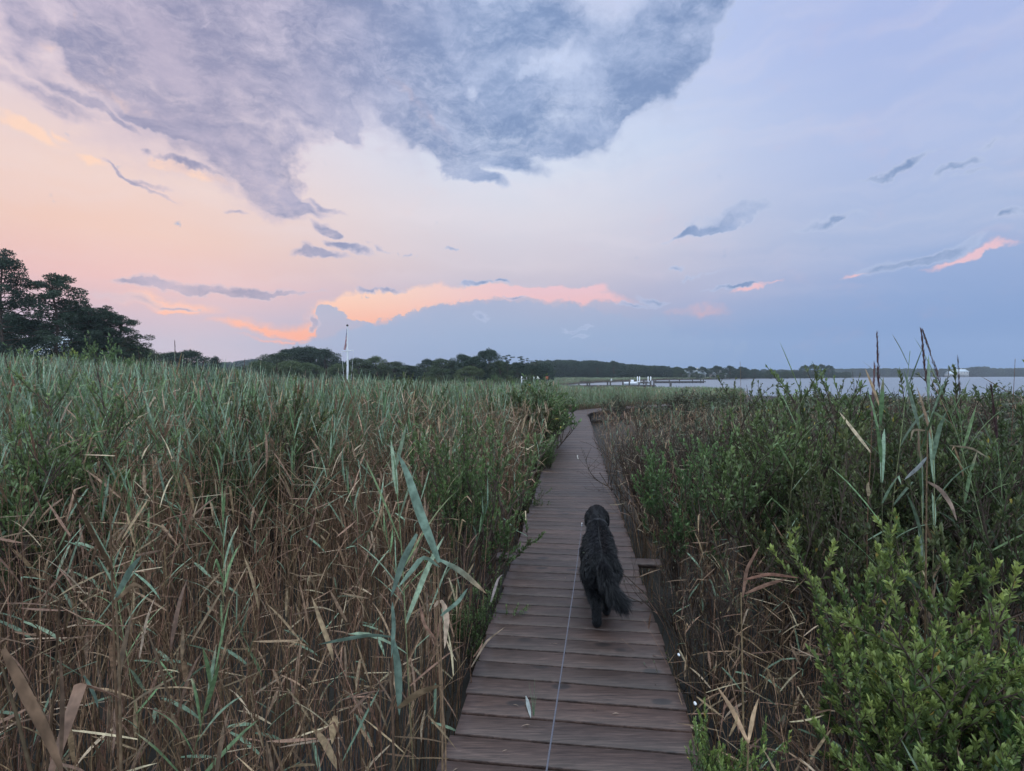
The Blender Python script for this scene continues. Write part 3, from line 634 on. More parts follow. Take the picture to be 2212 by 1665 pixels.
# the nearest shrubs, each with a label of its own: mesh, px, depth, height above ground, label
for ms, px, Y, hh, s, rz, lb in (
    (S_fore[0], 1985, 2.2, 1.22, 1.08, .3, 'bright yellow-green leafy shrub filling the bottom right foreground'),
    (S_fore[1], 2250, 2.0, 1.10, .95, 2.2, 'bright green shrub at the right picture edge behind the foreground shrub'),
    (S_fore[1], 1580, 1.80, .73, .52, 1.0, 'small bright shrub leaning over the right edge of the nearest planks'),
    (S_fore[0], 2080, 1.6, .90, .85, 4.0, 'dark green leafy shrub in the lowest right corner'),
    (S_mid[0], 1490, 4.7, 1.45, 1.15, .5, 'feathery light green shrub just right of the deck beyond the dog'),
    (S_mid[1], 1690, 4.1, 1.80, 1.55, 1.5, 'round green shrub with pale tips above the thicket right of the deck'),
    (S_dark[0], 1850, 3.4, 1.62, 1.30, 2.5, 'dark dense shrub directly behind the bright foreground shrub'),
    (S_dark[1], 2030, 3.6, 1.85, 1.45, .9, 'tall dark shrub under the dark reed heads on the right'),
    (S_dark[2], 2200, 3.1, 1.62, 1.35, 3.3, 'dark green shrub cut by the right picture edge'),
    (S_dark[1], 1640, 5.6, 1.75, 1.5, 4.1, 'dark olive shrub in the second row right of the deck'),
    (S_bare[0], 1560, 3.3, 1.05, 1.15, .3, 'nearly leafless twiggy shrub beside the right edge of the deck'),
    (S_bare[1], 1790, 5.2, 1.68, 1.3, 1.3, 'grey-brown twiggy shrub with few leaves in the right thicket'),
    (S_bare[2], 1950, 4.6, 1.80, 1.3, 2.3, 'bare branching shrub rising behind the dark shrub on the right'),
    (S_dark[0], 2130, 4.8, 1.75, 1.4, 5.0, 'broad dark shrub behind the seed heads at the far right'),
    (S_mid[0], 1010, 4.2, 1.66, 1.25, 2.0, 'round green shrub standing alone in the brown reeds left of the deck'),
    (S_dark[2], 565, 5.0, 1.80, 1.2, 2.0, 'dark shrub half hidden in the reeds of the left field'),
    (S_mid[1], 95, 3.8, 1.78, 1.5, 3.0, 'yellow-green shrub buried in reeds at the left picture edge'),
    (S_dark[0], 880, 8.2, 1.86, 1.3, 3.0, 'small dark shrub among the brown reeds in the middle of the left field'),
    (S_small[0], 1368, 3.55, .58, 1.1, 0, 'tiny bright sprig poking up at the right deck edge beside the dog'),
    (S_mid[0], 1110, 3.5, .62, .55, 1.1, 'sparse sprig hanging over the left deck edge by the projecting board'),
    (S_mid[1], 1172, 6.3, .80, .62, 2.1, 'green sprig leaning over the left deck edge farther along'),
    (S_mid[0], 1168, 8.7, 1.05, .8, 3.1, 'low green shrub crowding the left deck edge halfway to the bend')):
    X_ = PXs(px, Y)
    if 'left deck edge' in lb: X_ = -.01+.1245*Y-HW-.12
    if 'tiny bright' in lb: X_ = -.01+.1245*Y+HW+.05
    put_shrub(ms, X_, Y, lb, None, s*.95, rz, hh, tilt=(0, .25) if 'leaning over the right' in lb else None)
rs = random.Random(8)
def row(n, px0, px1, Y0, Y1, zt0, zt1, kinds, label, group, wmul=1.1):
    for i in range(n):
        px = px0+(px1-px0)*(i+rs.uniform(.1, .9))/n; Y = rs.uniform(Y0, Y1); x = PXs(px, Y)
        pd, sd_ = path_dist(np.array([x]), np.array([Y])); h_ = rs.uniform(zt0, zt1)-ZG
        if pd[0] < HW+.45*h_*wmul*.6+.1: x += float(sd_[0])*(HW+.5-pd[0])
        if not on_land(np.array([x]), np.array([Y]))[0]: continue
        if path_dist(np.array([x]), np.array([Y]))[0][0] < HW+.15: continue
        put_shrub(rs.choice(kinds), x, Y, label, group, h_*wmul*rs.uniform(.8, 1.2), rs.uniform(0, 6), h_)
row(14, 1120, 1205, 9.5, 19, .75, 1.15, [S_far[0], S_far[1], S_mid[0]], 'bushy green shrub in the row along the left side of the boardwalk', 'shrubs along the left deck edge')
row(16, 1140, 1330, 29, 40, -.05, .32, [S_far[0], S_far[2], S_far[1]], 'low bright green shrub in the hedge beyond the bend of the boardwalk', 'shrubs beyond the bend')
row(14, 1300, 1700, 11, 24, .50, .85, [S_far[3], S_bare[0], S_bare[2], S_bare[1]], 'low grey-green shrub in the scrub between the bend and the bay', 'low scrub before the bay')
row(12, 1350, 1750, 6, 11, .6, .95, [S_bare[2], S_far[3], S_bare[1], S_bare[0]], 'straggly shrub mixed with dead reeds right of the deck', 'straggly shrubs right of the deck')
row(26, 1450, 2300, 15, 26, .50, .90, [S_far[1], S_far[0], S_far[3]], 'dark green shrub in the long hedge in front of the bay', 'hedge before the bay', 1.5)
row(14, 1650, 2350, 7, 13, .75, 1.05, [S_far[1], S_bare[1], S_bare[2], S_far[3]], 'brownish shrub in the thicket below the bay on the right', 'thicket below the bay', 1.5)
row(16, -120, 330, 17, 30, 1.5, 2.5, [S_far[2], S_far[0]], 'yellow-green bush in the bank below the left pines', 'bushes below the left pines', .8)
row(18, 300, 1150, 34, 75, .5, 1.0, [S_far[0], S_far[3], S_far[1]], 'small dark bush at the back of the reed field before the trees', 'bushes at the back of the reed field')
row(14, 900, 1190, 70, 110, .6, 1.6, [S_far[0], S_far[1]], 'bush at the foot of the trees left of the dock', 'bushes at the foot of the trees')

# ------------------------------------------------------------------ trees
def tree_meshes(seed, kind, cards=9000, size=.16, cols=((.030, .045, .028), (.055, .075, .040))):
    """unit trees one metre tall; crown of small leaf clumps on limbs"""
    r = random.Random(seed); rg = np.random.default_rng(seed); gt = Geo(); gc = Geo(); cl = []; bark = (.09, .07, .055)
    def trunk(top, r0, wob=.02):
        n = 9; P = [(wob*math.sin(i*1.1+seed)*i/n, wob*math.cos(i*.9+seed)*i/n, top*i/(n-1)) for i in range(n)]; tube(gt, P, np.linspace(r0, r0*.25, n), bark, 6, False); return np.array(P)
    def limb(P, z, e, r0):
        b0 = np.array([np.interp(z, P[:, 2], P[:, 0]), np.interp(z, P[:, 2], P[:, 1]), z]); e = np.array(e); m_ = (b0+e)/2 + rg.normal(0, .012, 3) - np.array([0, 0, .012])
        tube(gt, [b0, m_, e], [r0, r0*.7, r0*.3], bark, 4, False)
    if kind == 'pine':
        P = trunk(.95, .016)
        for k in range(60):
            z = .36+.60*(k/59)**.9; a = k*2.4+r.uniform(-.5, .5); sp = (.23*math.sin(min(1, (1.04-z)/.5)*1.5)+.03)*r.uniform(.5, 1.15)
            e = (math.cos(a)*sp, math.sin(a)*sp, z+r.uniform(0, .05)); limb(P, z-.03, e, .0042)
            if r.random() < .9: cl.append((e, r.uniform(.032, .055), .62)); cl.append(((e[0]*.62, e[1]*.62, e[2]+.012), r.uniform(.025, .04), .6))
    elif kind == 'flat':                       # wind-shaped pine in separate shelves
        P = trunk(.9, .015, .04)
        for k in range(26):
            z = .30+.62*(k/25); a = k*2.1+r.uniform(-.6, .6); sp = r.uniform(.10, .34)*(1.15-z*.55)
            e = (math.cos(a)*sp, math.sin(a)*sp, z+.02); limb(P, z-.05, e, .0045)
            for q in range(3): cl.append(((e[0]*(.6+.25*q)+r.gauss(0, .02), e[1]*(.6+.25*q)+r.gauss(0, .02), e[2]+r.uniform(-.01, .02)), r.uniform(.035, .06), .32))
    elif kind == 'round':
        P = trunk(.75, .028)
        for k in range(84):
            u = r.random()**.5; a = r.uniform(0, 6.28); ph = r.uniform(-1.2, 1.5); rad = .34*(.75+.25*r.random())
            e = (math.cos(a)*math.cos(ph)*rad*1.15, math.sin(a)*math.cos(ph)*rad*1.15, .55+(.40 if ph > 0 else .46)*math.sin(ph)*r.uniform(.85, 1.05))
            if k % 3 == 0: limb(P, r.uniform(.2, .6), e, .006)
            cl.append((e, r.uniform(.07, .12), .8))
    elif kind == 'cedar':
        P = trunk(.95, .02)
        for k in range(70):
            z = .04+.92*(k/69); a = k*2.4; sp = .30*(1-z)**.8*r.uniform(.6, 1.25)+.015; e = (math.cos(a)*sp, math.sin(a)*sp, z+.06*r.random())
            limb(P, z, e, .003); cl.append((e, r.uniform(.035, .055), .8)); cl.append(((e[0]*.5, e[1]*.5, z), .05, .8))
    elif kind == 'bare':
        P = trunk(.9, .012)
        for k in range(40):
            z = r.uniform(.3, .88); a = r.uniform(0, 6.28); sp = r.uniform(.08, .25)*(1.2-z); limb(P, z, (math.cos(a)*sp, math.sin(a)*sp, z+sp*1.2), .003)
    if cl:
        c0 = np.array([c[0] for c in cl]); rr = np.array([c[1] for c in cl]); fl = np.array([c[2] for c in cl]); tone = rg.uniform(0, 1, len(cl))
        k = rg.choice(len(cl), cards, p=rr**2/np.sum(rr**2)); d = norm(rg.normal(0, 1, (cards, 3))); rad = rr[k]*rg.uniform(.25, 1.08, cards)**.6
        q = c0[k] + d*rad[:, None]*np.stack([np.ones(cards), np.ones(cards), fl[k]], -1)
        mixv = np.clip(tone[k]*.6+rg.random(cards)*.4, 0, 1)[:, None]; c = np.array(cols[0])*(1-mixv)+np.array(cols[1])*mixv
        s = size*rg.uniform(.6, 1.3, cards); dd = norm(d*.6+rg.normal(0, .6, (cards, 3))+np.array([0, 0, .2 if kind != 'cedar' else .5]))
        leaves(gc, q, dd, norm(rg.normal(0, 1, (cards, 3))), s, s*(.5 if kind != 'cedar' else .35), c, True)
    return gt.mesh('trunk', M_bark), (gc.mesh('crown', M_tree) if gc.n else None)
def put_tree(ms, px, ytop, Y, label, name='tree', group=None, wmul=1.0, rz=None, base=ZG):
    p = at(px, ytop, Y); h = p.z-base
    e = empty(name, label, 'tree', (p.x, Y, base), rs.uniform(0, 6) if rz is None else rz, group); e.scale = (h*wmul, h*wmul, h/ .99)
    link('trunk', ms[0], e)
    if ms[1]: link('crown', ms[1], e)
    return e
CP = ((.028, .050, .038), (.058, .086, .055)); CO = ((.040, .062, .034), (.082, .11, .058)); CV = ((.060, .088, .038), (.115, .15, .070))
T_p = [tree_meshes(300, 'pine', 17000, .014, CP), tree_meshes(301, 'pine', 15000, .015, CP)]; T_f = [tree_meshes(310, 'flat', 12000, .014, CP), tree_meshes(311, 'flat', 9000, .014, CP)]
T_r = [tree_meshes(320, 'round', 15000, .026, CO), tree_meshes(321, 'round', 15000, .026, CV), tree_meshes(322, 'round', 13000, .028, CP)]; T_c = [tree_meshes(330, 'cedar', 11000, .026, CP)]; T_b = tree_meshes(340, 'bare', 0)
put_tree(T_p[0], 2, 552, 44, 'tallest dark pine cut by the left picture edge', 'pine_tree', wmul=.85)
put_tree(T_p[1], 118, 600, 46, 'tall pine with a rounded crown second from the left edge', 'pine_tree', wmul=1.15)
put_tree(T_r[0], 262, 730, 58, 'leafy dark tree under the last shelf-branched pine', 'shade_tree', wmul=1.1)
put_tree(T_f[0], 200, 655, 48, 'pine with open shelves of branches right of the rounded pine', 'pine_tree', wmul=1.05)
put_tree(T_p[0], 222, 668, 49, 'bushy pine crown between the open pine and the last pine of the left group', 'pine_tree', wmul=1.0)
put_tree(T_p[1], 258, 684, 50, 'lower wind-shaped pine at the right end of the left group', 'pine_tree', wmul=1.25)
put_tree(T_r[2], 160, 668, 52, 'dense dark tree filling the gap between the left pines', 'shade_tree', wmul=.9)
put_tree(T_r[2], 40, 690, 50, 'dark tree low between the tallest pine and the rounded pine', 'shade_tree', wmul=1.1)
put_tree(T_r[2], -60, 640, 50, 'dark tree left of the tallest pine at the picture edge', 'shade_tree', wmul=1.0)
put_tree(T_r[0], 285, 748, 62, 'low broad tree where the left pine group ends', 'shade_tree', wmul=1.4)
put_tree(T_c[0], 312, 768, 64, 'narrow dark cedar beside the low broad tree', 'cedar_tree', wmul=1.0)
put_tree(T_r[0], 365, 763, 90, 'round dark tree left of the gap behind the reed field', 'shade_tree', wmul=1.7)
put_tree(T_r[2], 405, 760, 88, 'round tree with a flat top beside the small white house', 'shade_tree', wmul=1.8)
put_tree(T_c[0], 465, 772, 84, 'pointed dark cedar left of the gap to the far hill', 'cedar_tree', wmul=1.3)
put_tree(T_c[0], 514, 793, 82, 'little dark cedar standing in the gap', 'cedar_tree', wmul=1.5)
for px, yt, Y, k, wm, lb in ((560, 782, 100, 1, 1.5, 'low pale green tree at the left foot of the big wooded mound'), (600, 764, 112, 0, 1.25, 'dark tree on the left shoulder of the big wooded mound'),
    (640, 753, 118, 2, 1.15, 'dark tree forming the top of the big wooded mound'), (672, 752, 120, 2, 1.1, 'tall dark tree just right of the top of the mound'), (700, 757, 118, 2, 1.0, 'dark tree at the right end of the mound behind the flagpole'),
    (625, 782, 100, 1, 1.5, 'lighter green tree in front of the wooded mound'), (665, 786, 98, 1, 1.4, 'second lighter tree in front of the wooded mound'), (735, 788, 105, 1, 1.5, 'light olive tree just left of the flagpole'),
    (775, 775, 112, 0, 1.2, 'dark round tree just right of the flagpole'), (812, 772, 116, 1, 1.0, 'tree with a pale crown right of the flagpole'), (850, 782, 118, 0, 1.3, 'round tree left of the dip in the tree line'),
    (880, 790, 120, 2, 1.5, 'low dark tree at the left side of the dip'), (925, 778, 112, 2, 1.2, 'dark tree at the right side of the dip in the tree line'), (955, 776, 108, 0, 1.2, 'dark spreading tree right of the dip'),
    (1000, 768, 108, 2, 1.15, 'dark tree left of the tallest middle tree'), (1025, 772, 104, 2, 1.1, 'dark tree pressed against the tallest middle tree'), (1055, 757, 106, 2, .95, 'tallest round-headed tree in the middle tree line'),
    (1015, 792, 96, 1, 1.6, 'low brownish tree in front of the middle tree line'), (945, 795, 98, 0, 1.6, 'low dark tree in front of the spreading tree'), (1080, 780, 104, 0, 1.1, 'tree between the tallest middle tree and the thin pine')):
    put_tree(T_r[k], px, yt, Y, lb, 'shade_tree', wmul=wm*(1.35 if px < 900 else 1.15))
put_tree(T_f[0], 1095, 764, 104, 'thin open pine behind the boat lift', 'pine_tree', wmul=.8)
put_tree(T_f[1], 1130, 768, 108, 'open-crowned pine above the boat lift', 'pine_tree', wmul=.9)
put_tree(T_r[2], 1118, 785, 106, 'dark tree low behind the boat lift', 'shade_tree', wmul=1.3)
put_tree(T_f[1], 1155, 776, 112, 'last open pine before the far wood', 'pine_tree', wmul=1.1)
put_tree(T_r[2], 1150, 790, 112, 'dark low tree at the end of the middle tree line', 'shade_tree', wmul=1.3)
put_tree(T_b, 837, 778, 128, 'bare dead tree above the tree line right of the flagpole', 'dead_tree', wmul=.8)
# the far point with its round trees
for px, yt, Y, k, wm, lb in ((1492, 792, 262, 2, 1.3, 'round tree left of the first pale roof on the far point'), (1517, 793, 264, 2, 1.2, 'small round tree over the middle of the first pale roof'), (1548, 791, 262, 2, 1.4, 'broad round tree between the two pale roofs'), (1576, 791, 264, 2, 1.3, 'round tree right of the second pale roof'),
    (1602, 793, 266, 2, 1.4, 'lower round tree on the far point toward the bay'), (1470, 800, 256, 0, 1.9, 'low bushy tree at the left end of the far point'), (1505, 806, 250, 0, 2.6, 'low shrubby tree below the first pale roof'), (1560, 806, 252, 0, 2.6, 'low shrubby tree below the second pale roof'),
    (1600, 801, 268, 0, 2.0, 'low tree beyond the roofs on the far point'), (1630, 798, 275, 2, 1.6, 'dark tree in the middle of the far point'), (1665, 800, 285, 0, 1.9, 'low tree near the tip of the far point'), (1700, 802, 295, 0, 2.0, 'low tree at the tip of the far point'),
    (1738, 790, 310, 2, 1.05, 'left tree of the tall dark clump across the bay'), (1756, 788, 312, 2, 1.0, 'second tree of the tall dark clump across the bay'), (1774, 788, 314, 2, 1.0, 'third tree of the tall dark clump across the bay'), (1790, 790, 316, 2, 1.0, 'right tree of the tall dark clump across the bay'),
    (1325, 781, 250, 2, 1.1, 'taller round tree standing out of the far wood'), (1290, 783, 255, 2, 1.2, 'round tree in the far wood left of the taller one'), (1825, 803, 350, 0, 1.8, 'small round tree on the far shore right of the dark clump')):
    put_tree(T_r[k], px, yt, Y, lb, 'shade_tree', wmul=wm)
T_w = [tree_meshes(350+i, 'round', 2600, .060, (CP, CO, CP)[i]) for i in range(3)] + [tree_meshes(360, 'pine', 2400, .055, CP)]
NG_T = group_tree('wood_tree', [m_[1] for m_ in T_w])
def wood(name, px0, px1, n, Y0, Y1, tops, label, rows=1):
    P, S, I, Q = [], [], [], []
    for i in range(n):
        px = px0+(px1-px0)*rs.random(); yt = np.interp(px, [t[0] for t in tops], [t[1] for t in tops]); Y = Y0+(Y1-Y0)*rs.random()
        p = at(px, yt, Y); h = (p.z-ZG)*rs.uniform(.86, 1.03)
        if not on_land(np.array([p.x]), np.array([Y]))[0] : continue
        k = rs.uniform(.85, 1.3); P.append((p.x, Y, ZG-h*.12)); S.append((h*k, h*k, h*1.12)); I.append(rs.randint(0, 3)); Q.append((0, 0, rs.uniform(0, 6.28)))
    scatter(name, NG_T, P, Q, S, I, label, 'wood')
wood('far_wood', 1120, 1500, 330, 262, 300, [(1120, 790), (1165, 781), (1200, 779), (1285, 781), (1325, 784), (1360, 788), (1420, 791), (1500, 796)], 'long dark wood across the inlet behind the dock')
wood('far_wood', 1500, 1860, 210, 345, 400, [(1500, 797), (1620, 801), (1860, 805)], 'low tree line behind the houses on the far point')
wood('far_wood', 1150, 1800, 300, 560, 600, [(1150, 786), (1320, 788), (1450, 795), (1600, 797), (1800, 800)], 'pale distant wood above the nearer far wood')
wood('far_wood', 1780, 2420, 520, 672, 735, [(1780, 797), (1900, 796), (2050, 797), (2090, 795), (2120, 791), (2150, 796), (2420, 792)], 'long blue-green tree line on the far shore of the bay')
wood('far_wood', 420, 930, 260, 480, 520, [(420, 785), (500, 783), (560, 776), (700, 790), (880, 790), (930, 792)], 'distant wooded hill seen through the gap in the trees')
wood('far_wood', -400, 560, 260, 400, 470, [(-400, 785), (560, 785)], 'low dark wood far behind the left side of the reed field')
wood('far_wood', 560, 1190, 260, 135, 150, [(560, 790), (640, 776), (720, 780), (850, 796), (900, 798), (980, 784), (1190, 786)], 'low dark wood behind the middle tree line')
wood('far_wood', -500, 350, 220, 120, 150, [(-500, 700), (0, 725), (250, 770), (350, 790)], 'dark wood behind the left pines')

# ------------------------------------------------------------------ houses
def house(px0, px1, ytop, Y, depth, wall_h, label, group=None, gable=False, storeys=1, name='house', zb=ZG):
    a, b_ = at(px0, ytop, Y), at(px1, ytop, Y); W = b_.x-a.x; cx = (a.x+b_.x)/2; zt = a.z-zb
    e = empty(name, label, 'house', (cx, Y, zb), 0, group)
    g = Geo(); box(g, (0, depth/2, wall_h/2), (W, depth, wall_h), (.6, .6, .6)); 
    link('wall', g.mesh('wall', M_wall, False), e)
    ov = .4; x0, x1 = -W/2-ov, W/2+ov; y0, y1 = -ov, depth+ov; ym = depth/2; t_ = .25
    V = [(x0, y0, wall_h), (x1, y0, wall_h), (x1, ym, zt), (x0, ym, zt), (x0, y1, wall_h), (x1, y1, wall_h)]; V = V+[(p[0], p[1], p[2]+t_) for p in V]
    g = Geo(); g.add(V, [np.array([(6, 7, 8, 9), (9, 8, 11, 10), (0, 3, 2, 1), (3, 4, 5, 2), (0, 1, 7, 6), (4, 10, 11, 5), (1, 2, 8, 7), (2, 5, 11, 8), (0, 6, 9, 3), (3, 9, 10, 4)])], (.5, .5, .5))
    g.add([(x0+ov, 0, wall_h), (x0+ov, depth, wall_h), (x0+ov, ym, zt-.02)], [np.array([(0, 1, 2)])], (.5,)*3); g.add([(x1-ov, 0, wall_h), (x1-ov, depth, wall_h), (x1-ov, ym, zt-.02)], [np.array([(0, 2, 1)])], (.5,)*3)
    rf = link('roof', g.mesh('roof', M_roof, False), e)
    g = Geo(); box(g, (W*.2, ym, zt+.6), (.8, .8, 1.8), (.5,)*3); link('chimney', g.mesh('chimney', M_wall, False), rf)
    n = max(2, int(W/3.2))
    for st in range(storeys):
        for i in range(n):
            xw = -W/2+(i+.5)*W/n; zw = (st+.55)*wall_h/storeys
            g = Geo(); box(g, (xw, -.03, zw), (1.3, .1, 1.5), (.5,)*3); wi = link('window', g.mesh('window', M_white, False), e)
            g = Geo(); box(g, (xw, -.075, zw), (1.05, .04, 1.25), (.5,)*3); link('pane', g.mesh('pane', M_glass, False), wi)
    g = Geo(); box(g, (W*.1, -.06, 1.05), (1.0, .14, 2.1), (.5,)*3); link('door', g.mesh('door', M_dock, False), e)
    return e
house(1485, 1524, 800, 262, 9, 2.6, 'long pale-roofed house under round trees on the far point')
house(1545, 1569, 805, 262, 8, 2.4, 'smaller pale-roofed house right of the long one on the far point')
house(2052, 2066, 802, 662, 9, 3.2, 'low white wing left of the large white shore house', name='outbuilding', zb=ZG)
house(2066, 2092, 797.5, 664, 12, 6.5, 'large white two-storey house on the far shore of the bay', storeys=2)
house(336, 352, 801, 95, 6, 2.3, 'small white house showing between trees behind the reed field')
house(60, 100, 722, 56, 7, 4.2, 'grey-brown house half hidden behind the left pines')
house(1683, 1692, 811, 420, 6, 2.2, 'tiny pale house on the shore right of the far point')

# ------------------------------------------------------------------ flagpole and flag
FY = 38.0; tp = at(750, 705, FY)
fp = empty('flagpole', 'white nautical flagpole with a yardarm standing in the reed field', 'flagpole', (tp.x, FY, ZG)); H = tp.z-ZG
zy = at(750, 758, FY).z-ZG
g = Geo(); tube(g, [(0, 0, 0), (0, 0, H*.5), (0, 0, zy), (0, 0, zy+.3), (0, 0, H)], [.085, .08, .07, .05, .035], (.8,)*3, 12); link('pole', g.mesh('pole', M_white), fp)
me = bpy.data.meshes.new('ball'); 
import bmesh
bm = bmesh.new(); bmesh.ops.create_uvsphere(bm, u_segments=14, v_segments=8, radius=.085); bmesh.ops.translate(bm, verts=bm.verts, vec=(0, 0, H+.08)); bm.to_mesh(me); bm.free(); me.materials.append(M_dock); link('finial', me, fp)
yw = (at(765, 757, FY).x-at(739, 757, FY).x)/2
g = Geo(); tube(g, [(-yw, 0, zy-.04), (0, .0, zy), (yw, 0, zy+.05)], [.025, .04, .025], (.8,)*3, 8); tube(g, [(0, 0, zy), (.0, 0, zy+.02)], [.11, .11], (.8,)*3, 10); link('yardarm', g.mesh('yardarm', M_white), fp)
for s in (-1, 1):
    g = Geo(); tube(g, [(s*yw, 0, zy+.02*s), (s*yw*.62, 0, zy*.5), (s*.12, .0, 1.2)], .010, (.5,)*3, 4); link('halyard', g.mesh('halyard', M_white), fp)
# limp flag: cloth hung from its hoist, gathered in narrow folds
def flag_col(u, v):
    if u < .4 and v > 6/13:
        return (.03, .045, .13) if not (math.sin(u*85)*math.sin(v*62) > .55) else (.6, .6, .62)
    return (.36, .03, .045) if int(v*13) % 2 == 0 else (.58, .56, .58)
g = Geo(); nu, nv = 70, 60; V, C_ = [], []
fh = (at(748, 708, FY).z-at(748, 748, FY).z)
for j in range(nv+1):
    v = 1-j/nv
    for i in range(nu+1):
        u = i/nu
        z = H - .12 - (1-v)*fh*.58 - u*fh*.95*(1-.35*(1-v)) ; amp = .03+.05*u
        xx = -.03 - .20*u**.7*(.5+.5*(1-v)) + amp*math.sin(u*26+v*2)*.6; yy = amp*math.cos(u*24+v*3)
        V.append((xx, yy, z)); C_.append(flag_col(u, v))
i, j = np.meshgrid(np.arange(nu), np.arange(nv), indexing='ij'); Fq = np.stack([j*(nu+1)+i, j*(nu+1)+i+1, (j+1)*(nu+1)+i+1, (j+1)*(nu+1)+i], -1).reshape(-1, 4)
g.add(V, [Fq], np.array(C_)); fo = link('flag', g.mesh('flag', M_cloth), None, (tp.x, FY, ZG)); fo.modifiers.new('thick', 'SOLIDIFY').thickness = .004
tag(fo, 'limp red white and blue striped flag hanging at the top of the flagpole', 'flag')

# ------------------------------------------------------------------ docks, piles, boat lifts
def pile(px, ytop, Y, label, group=None, r=.13, parent=None, mat=M_dock, white_cap=False):
    p = at(px, ytop, Y); g = Geo(); tube(g, [(0, 0, -1.2), (0, 0, p.z-ZW)], [r, r*.92], (.1,)*3, 9)
    me = g.mesh('piling', mat)
    if parent: return link('piling', me, parent, (p.x-parent.location.x, Y-parent.location.y, ZW-parent.location.z))
    return tag(link('dock_piling', me, None, (p.x, Y, ZW)), label, 'piling', group)
def dock(x0px, x1px, ydeck, Y0, Y1, label, piles, w_=1.5):
    a, b_ = at(x0px, ydeck, Y0), at(x1px, ydeck, Y1); e = empty('dock', label, 'dock', (a.x, Y0, a.z)); d = np.array([b_.x-a.x, Y1-Y0]); l = np.linalg.norm(d); an = math.atan2(d[1], d[0])
    g = Geo(); n = int(l/.16)
    for i in range(n): box(g, (d[0]*(i+.5)/n, d[1]*(i+.5)/n, 0), (.14, w_, .05), (.1,)*3, rz=an)
    link('decking', g.mesh('decking', M_dock, False), e)
    g = Geo()
    for s in (-.5, .5): box(g, (d[0]/2-math.sin(an)*s*w_*.9, d[1]/2+math.cos(an)*s*w_*.9, -.16), (l, .08, .24), (.1,)*3, rz=an)
    for i in range(int(l/1.1)): box(g, (d[0]*(i+.5)/int(l/1.1), d[1]*(i+.5)/int(l/1.1), -.36), (.22, w_*.95, .2), (.1,)*3, rz=an)
    link('beam', g.mesh('beam', M_dock, False), e)
    for (px, yt) in piles:
        f = (px-x0px)/(x1px-x0px); Y = Y0+(Y1-Y0)*f; pile(px, yt, Y-w_*.55, '', parent=e, r=.14)
    return e
dock(1195, 1412, 832.5, 88, 92, 'long low dock running into the inlet beyond the marsh', [(1209, 830), (1225, 829), (1250, 828), (1268, 826), (1273, 826), (1312, 825), (1318, 824), (1345, 825), (1359, 824), (1380, 825), (1395, 826), (1405, 822), (1412, 821)])
dock(1414, 1520, 823.5, 135, 140, 'second dock farther out with tall pilings at its end', [(1416, 820), (1445, 820), (1467, 820), (1495, 820), (1513, 819), (1519, 819)])
pile(1448, 824, 96, 'lone piling standing in open water right of the dock end', r=.22)
pile(1390, 819, 120, 'short piling between the two docks', r=.18)
def lift(x0px, x1px, ytop, ybot, Y, label, name='boat_lift', beam=True, rail=None):
    a, b_ = at(x0px, ytop, Y), at(x1px, ytop, Y); e = empty(name, label, 'boat lift', (a.x, Y, ZW)); zt = a.z-ZW; W = b_.x-a.x
    for (xx, yy) in ((0, 0), (W, 0), (W*.12, 2.6), (W*1.1, 2.6)):
        g = Geo(); box(g, (xx, yy, zt/2-.3), (.13, .13, zt+.6), (.8,)*3); link('post', g.mesh('post', M_white, False), e)
    zb = at(x0px, ybot, Y).z-ZW; g = Geo(); box(g, (W/2, 0, zb), (W, .12, .2), (.8,)*3); box(g, (W/2+.06*W, 2.6, zb), (W, .12, .2), (.8,)*3)
    for xx in (W*.3, W*.75): box(g, (xx, 1.3, zb+.2), (.12, 2.8, .16), (.8,)*3)
    link('cradle', g.mesh('cradle', M_dock, False), e)
    if rail:
        zr = at(x0px, rail, Y).z-ZW; g = Geo(); box(g, (W*.35, -.1, zr), (W*1.0, .09, .12), (.8,)*3); link('crossbar', g.mesh('crossbar', M_white, False), e)
    return e
lift(1126, 1137, 813, 828, 84, 'white boat lift frame with a crossbar at the left end of the inlet', rail=819)
lift(1144, 1153, 814, 827, 84, 'white boat lift frame just right of the one with the crossbar')
lift(1381, 1405, 813, 827, 95, 'pair of tall white lift posts at the end of the long dock')
# small white pontoon left of the lifts
p = at(1119, 827, 84); e = empty('pontoon', 'small white float on pontoons tied left of the boat lifts', 'pontoon', (p.x, 84, ZW))
for s in (-.35, .35):
    g = Geo(); tube(g, [(s-.0, -1.2, .3), (s, -1.35, .55), (s, 1.2, .3)], [.16, .05, .16], (.8,)*3, 8); link('float', g.mesh('float', M_white), e)
g = Geo(); box(g, (0, 0, .42), (1.1, 2.0, .08), (.8,)*3); link('platform', g.mesh('platform', M_white, False), e)
for k, (px, yt) in enumerate(((1071, 826), (1086, 825.5), (1100, 824), (1106, 826))): pile(px, yt, 80, 'dark stubby piling in the short row left of the pontoon', 'stubby pilings', r=.13)
p = at(1181, 817, 78); e = empty('nest_box', 'orange bird box on a post left of the long dock', 'bird box', (p.x, 78, ZG)); hb = p.z-ZG
g = Geo(); box(g, (0, 0, hb/2), (.12, .12, hb), (.2,)*3); link('post', g.mesh('post', M_dock, False), e)
g = Geo(); box(g, (0, 0, hb+.05), (.36, .36, .42), (.5, .16, .08)); bx_ = link('box', g.mesh('box', plain('orange_paint', (.5, .15, .07)), False), e)
g = Geo(); box(g, (0, 0, hb+.29), (.52, .52, .06), (.5, .16, .08)); link('roof', g.mesh('roof', plain('orange_roof', (.42, .12, .07)), False), e)
p = at(1162, 817, 80); e = empty('channel_marker', 'pale triangular marker on a post left of the orange bird box', 'marker', (p.x, 80, ZG)); hb = p.z-ZG
